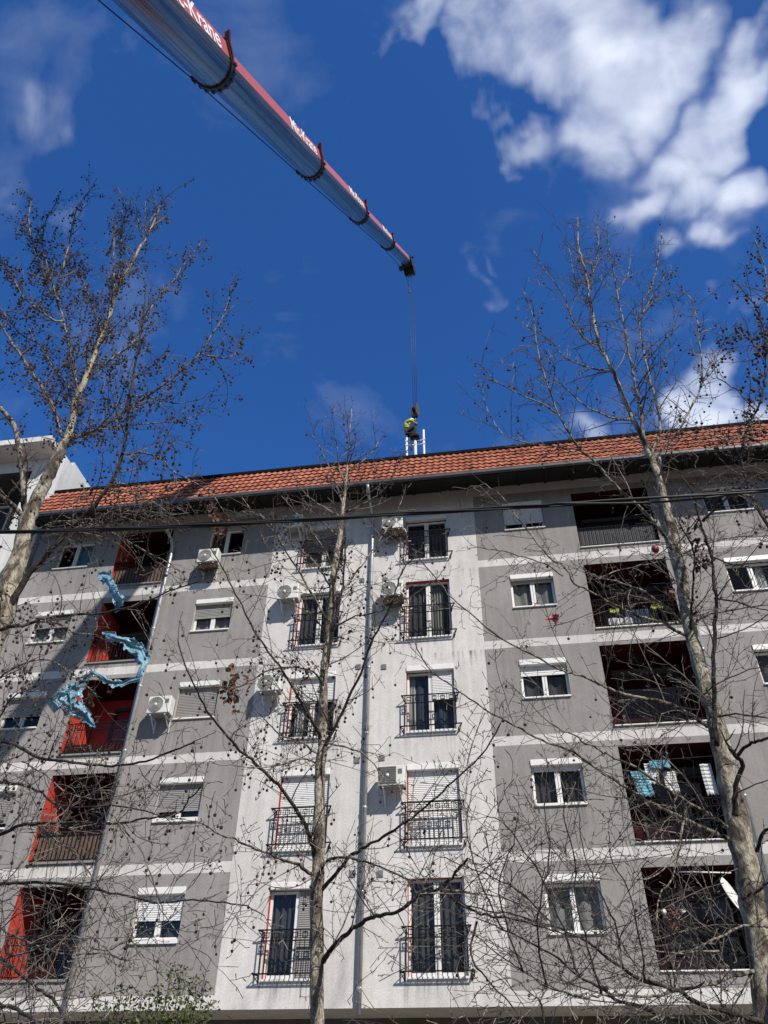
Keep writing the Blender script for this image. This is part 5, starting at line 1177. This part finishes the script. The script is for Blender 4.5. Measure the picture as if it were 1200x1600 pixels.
# evergreen shrub at the lower left ----------------------------------------------------
sb = at(235, 1560, -13.6); shr = tag(empty('evergreen_shrub', (sb.x, -13.6, -.02)), 'green leafy shrub rising at the lower left below the first floor window', 'shrub')
rnd = random.Random(5); st = MB(); lf = MB()
for px, py, dy in ((150, 1545, 0), (165, 1560, .2), (192, 1535, .1), (200, 1545, -.2), (222, 1550, 0), (235, 1548, .2), (248, 1542, -.1), (262, 1555, .2), (270, 1508, 0), (283, 1512, .1), (290, 1530, -.1), (303, 1525, .2), (312, 1535, 0), (322, 1530, .1), (330, 1562, 0), (180, 1570, -.2), (210, 1575, .1), (240, 1580, 0), (275, 1570, .1), (305, 1575, -.1), (255, 1590, .2), (290, 1592, 0), (225, 1592, .1)):
    tp = at(px, py, -13.6+dy); b = Vector((sb.x+(tp.x-sb.x)*.3, -13.6+dy*.3, -.02)); mid = b.lerp(tp, .6)+Vector((rnd.gauss(0, .05), rnd.gauss(0, .05), 0))
    st.tube([b, mid, tp], [.014, .008, .003], 5)
    for i in range(210):
        f = 1-abs(rnd.gauss(0, .22))
        if f < .2: continue
        c = (mid.lerp(tp, (f-.6)/.4) if f > .6 else b.lerp(mid, f/.6)); sp = .03+.13*(1-f)**.7
        c = c+Vector((rnd.gauss(0, sp), rnd.gauss(0, sp), rnd.gauss(0, .03))); u = Vector((rnd.gauss(0, 1), rnd.gauss(0, 1), rnd.gauss(.5, .8))).normalized(); v = u.orthogonal().normalized(); v = Quaternion(u, rnd.uniform(0, 6.28)) @ v; L_ = rnd.uniform(.011, .021)
        lf.face([c-u*L_, c+v*L_*.5, c+u*L_*1.1, c-v*L_*.5])
st.build('stems', M['twig'], shr); tag(lf.build('foliage', M['leaf'], shr), kind='stuff')
# ------------------------------------------------------------------ sun, sky and clouds
SUN = Vector((-.80, 1.0, -1.12)).normalized()
ld = bpy.data.lights.new('sun', 'SUN'); ld.energy = 5.0; ld.angle = R(.53); ld.color = (1, .94, .865)
lo = bpy.data.objects.new('sun', ld); COL.objects.link(lo); lo.location = (20, -40, 60); lo.rotation_euler = SUN.to_track_quat('-Z', 'Y').to_euler()
W = bpy.data.worlds.new('World'); S.world = W; W.use_nodes = True; nt = W.node_tree; N = nt.nodes; L = nt.links
for n in list(N): N.remove(n)
out = N.new('ShaderNodeOutputWorld'); bg = N.new('ShaderNodeBackground'); L.new(bg.outputs[0], out.inputs['Surface'])
sky = N.new('ShaderNodeTexSky'); sky.sky_type = 'NISHITA'; sky.sun_disc = False
to = -SUN; sky.sun_elevation = math.asin(to.z); sky.sun_rotation = math.atan2(to.x, to.y)
sky.altitude = 300; sky.air_density = 1.0; sky.dust_density = .3; sky.ozone_density = 3.0
bg.inputs['Strength'].default_value = SKYS = .122
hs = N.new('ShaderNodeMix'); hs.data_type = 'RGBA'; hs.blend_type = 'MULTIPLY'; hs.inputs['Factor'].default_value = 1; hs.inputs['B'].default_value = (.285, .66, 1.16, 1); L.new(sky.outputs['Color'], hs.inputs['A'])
tc = N.new('ShaderNodeTexCoord')
# sky round the unseen sun greyed and dimmed to neutralise blue shade; deep blue elsewhere
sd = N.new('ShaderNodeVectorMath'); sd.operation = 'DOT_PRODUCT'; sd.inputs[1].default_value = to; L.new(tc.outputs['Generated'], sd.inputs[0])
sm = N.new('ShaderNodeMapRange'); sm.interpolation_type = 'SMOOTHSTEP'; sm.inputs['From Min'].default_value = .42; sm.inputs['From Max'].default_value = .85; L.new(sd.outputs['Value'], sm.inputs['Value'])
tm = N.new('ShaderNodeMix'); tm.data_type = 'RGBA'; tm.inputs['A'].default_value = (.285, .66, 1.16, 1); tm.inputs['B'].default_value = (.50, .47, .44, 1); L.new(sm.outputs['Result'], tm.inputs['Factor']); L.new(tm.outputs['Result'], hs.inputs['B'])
blobs = [(870, 20, 190, 1.05), (760, 110, 130, .9), (655, 110, 75, .75), (970, 80, 150, 1), (1060, 215, 130, .95), (1110, 150, 110, .9), (1020, 310, 85, .85), (1110, 260, 120, .9), (1180, 340, 70, .75), (800, 240, 75, .68), (1190, 20, 70, .7), (1160, 130, 110, .95), (1195, 250, 90, .9), (640, 60, 70, .7), (890, 180, 110, .8),
         (735, 428, 50, .46), (775, 445, 40, .42), (1115, 390, 60, .56), (25, 230, 75, .38), (20, 320, 55, .34), (1115, 600, 100, .9), (1160, 540, 80, .85), (1060, 650, 70, .6), (495, 5, 60, .48), (618, 712, 34, .62), (880, 700, 50, .5), (560, 715, 30, .42), (1190, 640, 90, .9), (-40, 180, 90, .36)]
wn_ = N.new('ShaderNodeTexNoise'); wn_.inputs['Scale'].default_value = 6; wn_.inputs['Detail'].default_value = 4; wn_.inputs['Roughness'].default_value = .48; L.new(tc.outputs['Generated'], wn_.inputs['Vector'])
w1 = N.new('ShaderNodeVectorMath'); w1.operation = 'MULTIPLY_ADD'; w1.inputs[1].default_value = (.34, .34, .34); w1.inputs[2].default_value = (-.17, -.17, -.17); L.new(wn_.outputs['Color'], w1.inputs[0])
w2 = N.new('ShaderNodeVectorMath'); w2.operation = 'ADD'; L.new(tc.outputs['Generated'], w2.inputs[0]); L.new(w1.outputs[0], w2.inputs[1])
wd = N.new('ShaderNodeVectorMath'); wd.operation = 'NORMALIZE'; L.new(w2.outputs[0], wd.inputs[0])
acc = None
for x, y, r_, s_ in blobs:
    c = dirpx(x, y); e = dirpx(x+r_, y); ca = c.dot(e); cb_ = math.cos(math.acos(max(-1, min(1, ca)))*.05)
    dp = N.new('ShaderNodeVectorMath'); dp.operation = 'DOT_PRODUCT'; dp.inputs[1].default_value = c; L.new(wd.outputs[0], dp.inputs[0])
    # angular falloff: linear in angle through acos
    ac_ = N.new('ShaderNodeMath'); ac_.operation = 'ARCCOSINE'; L.new(dp.outputs['Value'], ac_.inputs[0])
    mr = N.new('ShaderNodeMapRange'); mr.inputs['From Min'].default_value = math.acos(ca)*1.25; mr.inputs['From Max'].default_value = 0; mr.inputs['To Min'].default_value = 0; mr.inputs['To Max'].default_value = s_; mr.interpolation_type = 'SMOOTHSTEP'
    L.new(ac_.outputs[0], mr.inputs['Value'])
    if acc is None: acc = mr.outputs['Result']
    else:
        mx_ = N.new('ShaderNodeMath'); mx_.operation = 'SMOOTH_MAX'; mx_.inputs[2].default_value = .25; L.new(acc, mx_.inputs[0]); L.new(mr.outputs['Result'], mx_.inputs[1]); acc = mx_.outputs[0]
def noise(sc, det, dist=0, rough=.55, mp=(1, 1, 1)):
    m_ = N.new('ShaderNodeMapping'); m_.inputs['Scale'].default_value = mp; L.new(tc.outputs['Generated'], m_.inputs['Vector'])
    n = N.new('ShaderNodeTexNoise'); n.inputs['Scale'].default_value = sc; n.inputs['Detail'].default_value = det; n.inputs['Distortion'].default_value = dist; n.inputs['Roughness'].default_value = rough; L.new(m_.outputs[0], n.inputs['Vector']); return n.outputs['Fac']
def math_(op, a, b):
    n = N.new('ShaderNodeMath'); n.operation = op
    for i, q in enumerate((a, b)):
        if isinstance(q, (int, float)): n.inputs[i].default_value = q
        else: L.new(q, n.inputs[i])
    return n.outputs[0]
n1 = noise(5, 8, .8, .52, (1, 1.25, 1)); n2 = noise(15, 7, .8, .55); n3 = noise(2.6, 3, .3)
nn_ = math_('ADD', math_('MULTIPLY', math_('SUBTRACT', n1, .5), 1.7), math_('MULTIPLY', math_('SUBTRACT', n2, .5), .5))
nn_ = math_('ADD', nn_, math_('MULTIPLY', math_('SUBTRACT', n3, .5), .6))
den = math_('ADD', acc, nn_)
mr = N.new('ShaderNodeMapRange'); mr.inputs['From Min'].default_value = .25; mr.inputs['From Max'].default_value = 1.55; L.new(den, mr.inputs['Value'])
gate = N.new('ShaderNodeMapRange'); gate.inputs['From Min'].default_value = .05; gate.inputs['From Max'].default_value = .6; L.new(acc, gate.inputs['Value'])
fac = math_('MULTIPLY', mr.outputs['Result'], gate.outputs['Result'])
fac = math_('MULTIPLY', fac, .97)
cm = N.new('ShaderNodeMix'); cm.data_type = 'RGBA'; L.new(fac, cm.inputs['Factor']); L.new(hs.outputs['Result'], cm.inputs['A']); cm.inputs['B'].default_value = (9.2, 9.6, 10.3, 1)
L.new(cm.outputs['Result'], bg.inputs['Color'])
vs = S.view_settings; vs.view_transform = 'Standard'; vs.look = 'None'; vs.gamma = 1; vs.use_curve_mapping = False; vs.exposure = 0.2
S.cycles.max_bounces = 6; S.cycles.transparent_max_bounces = 24
S.cycles.use_denoising = True
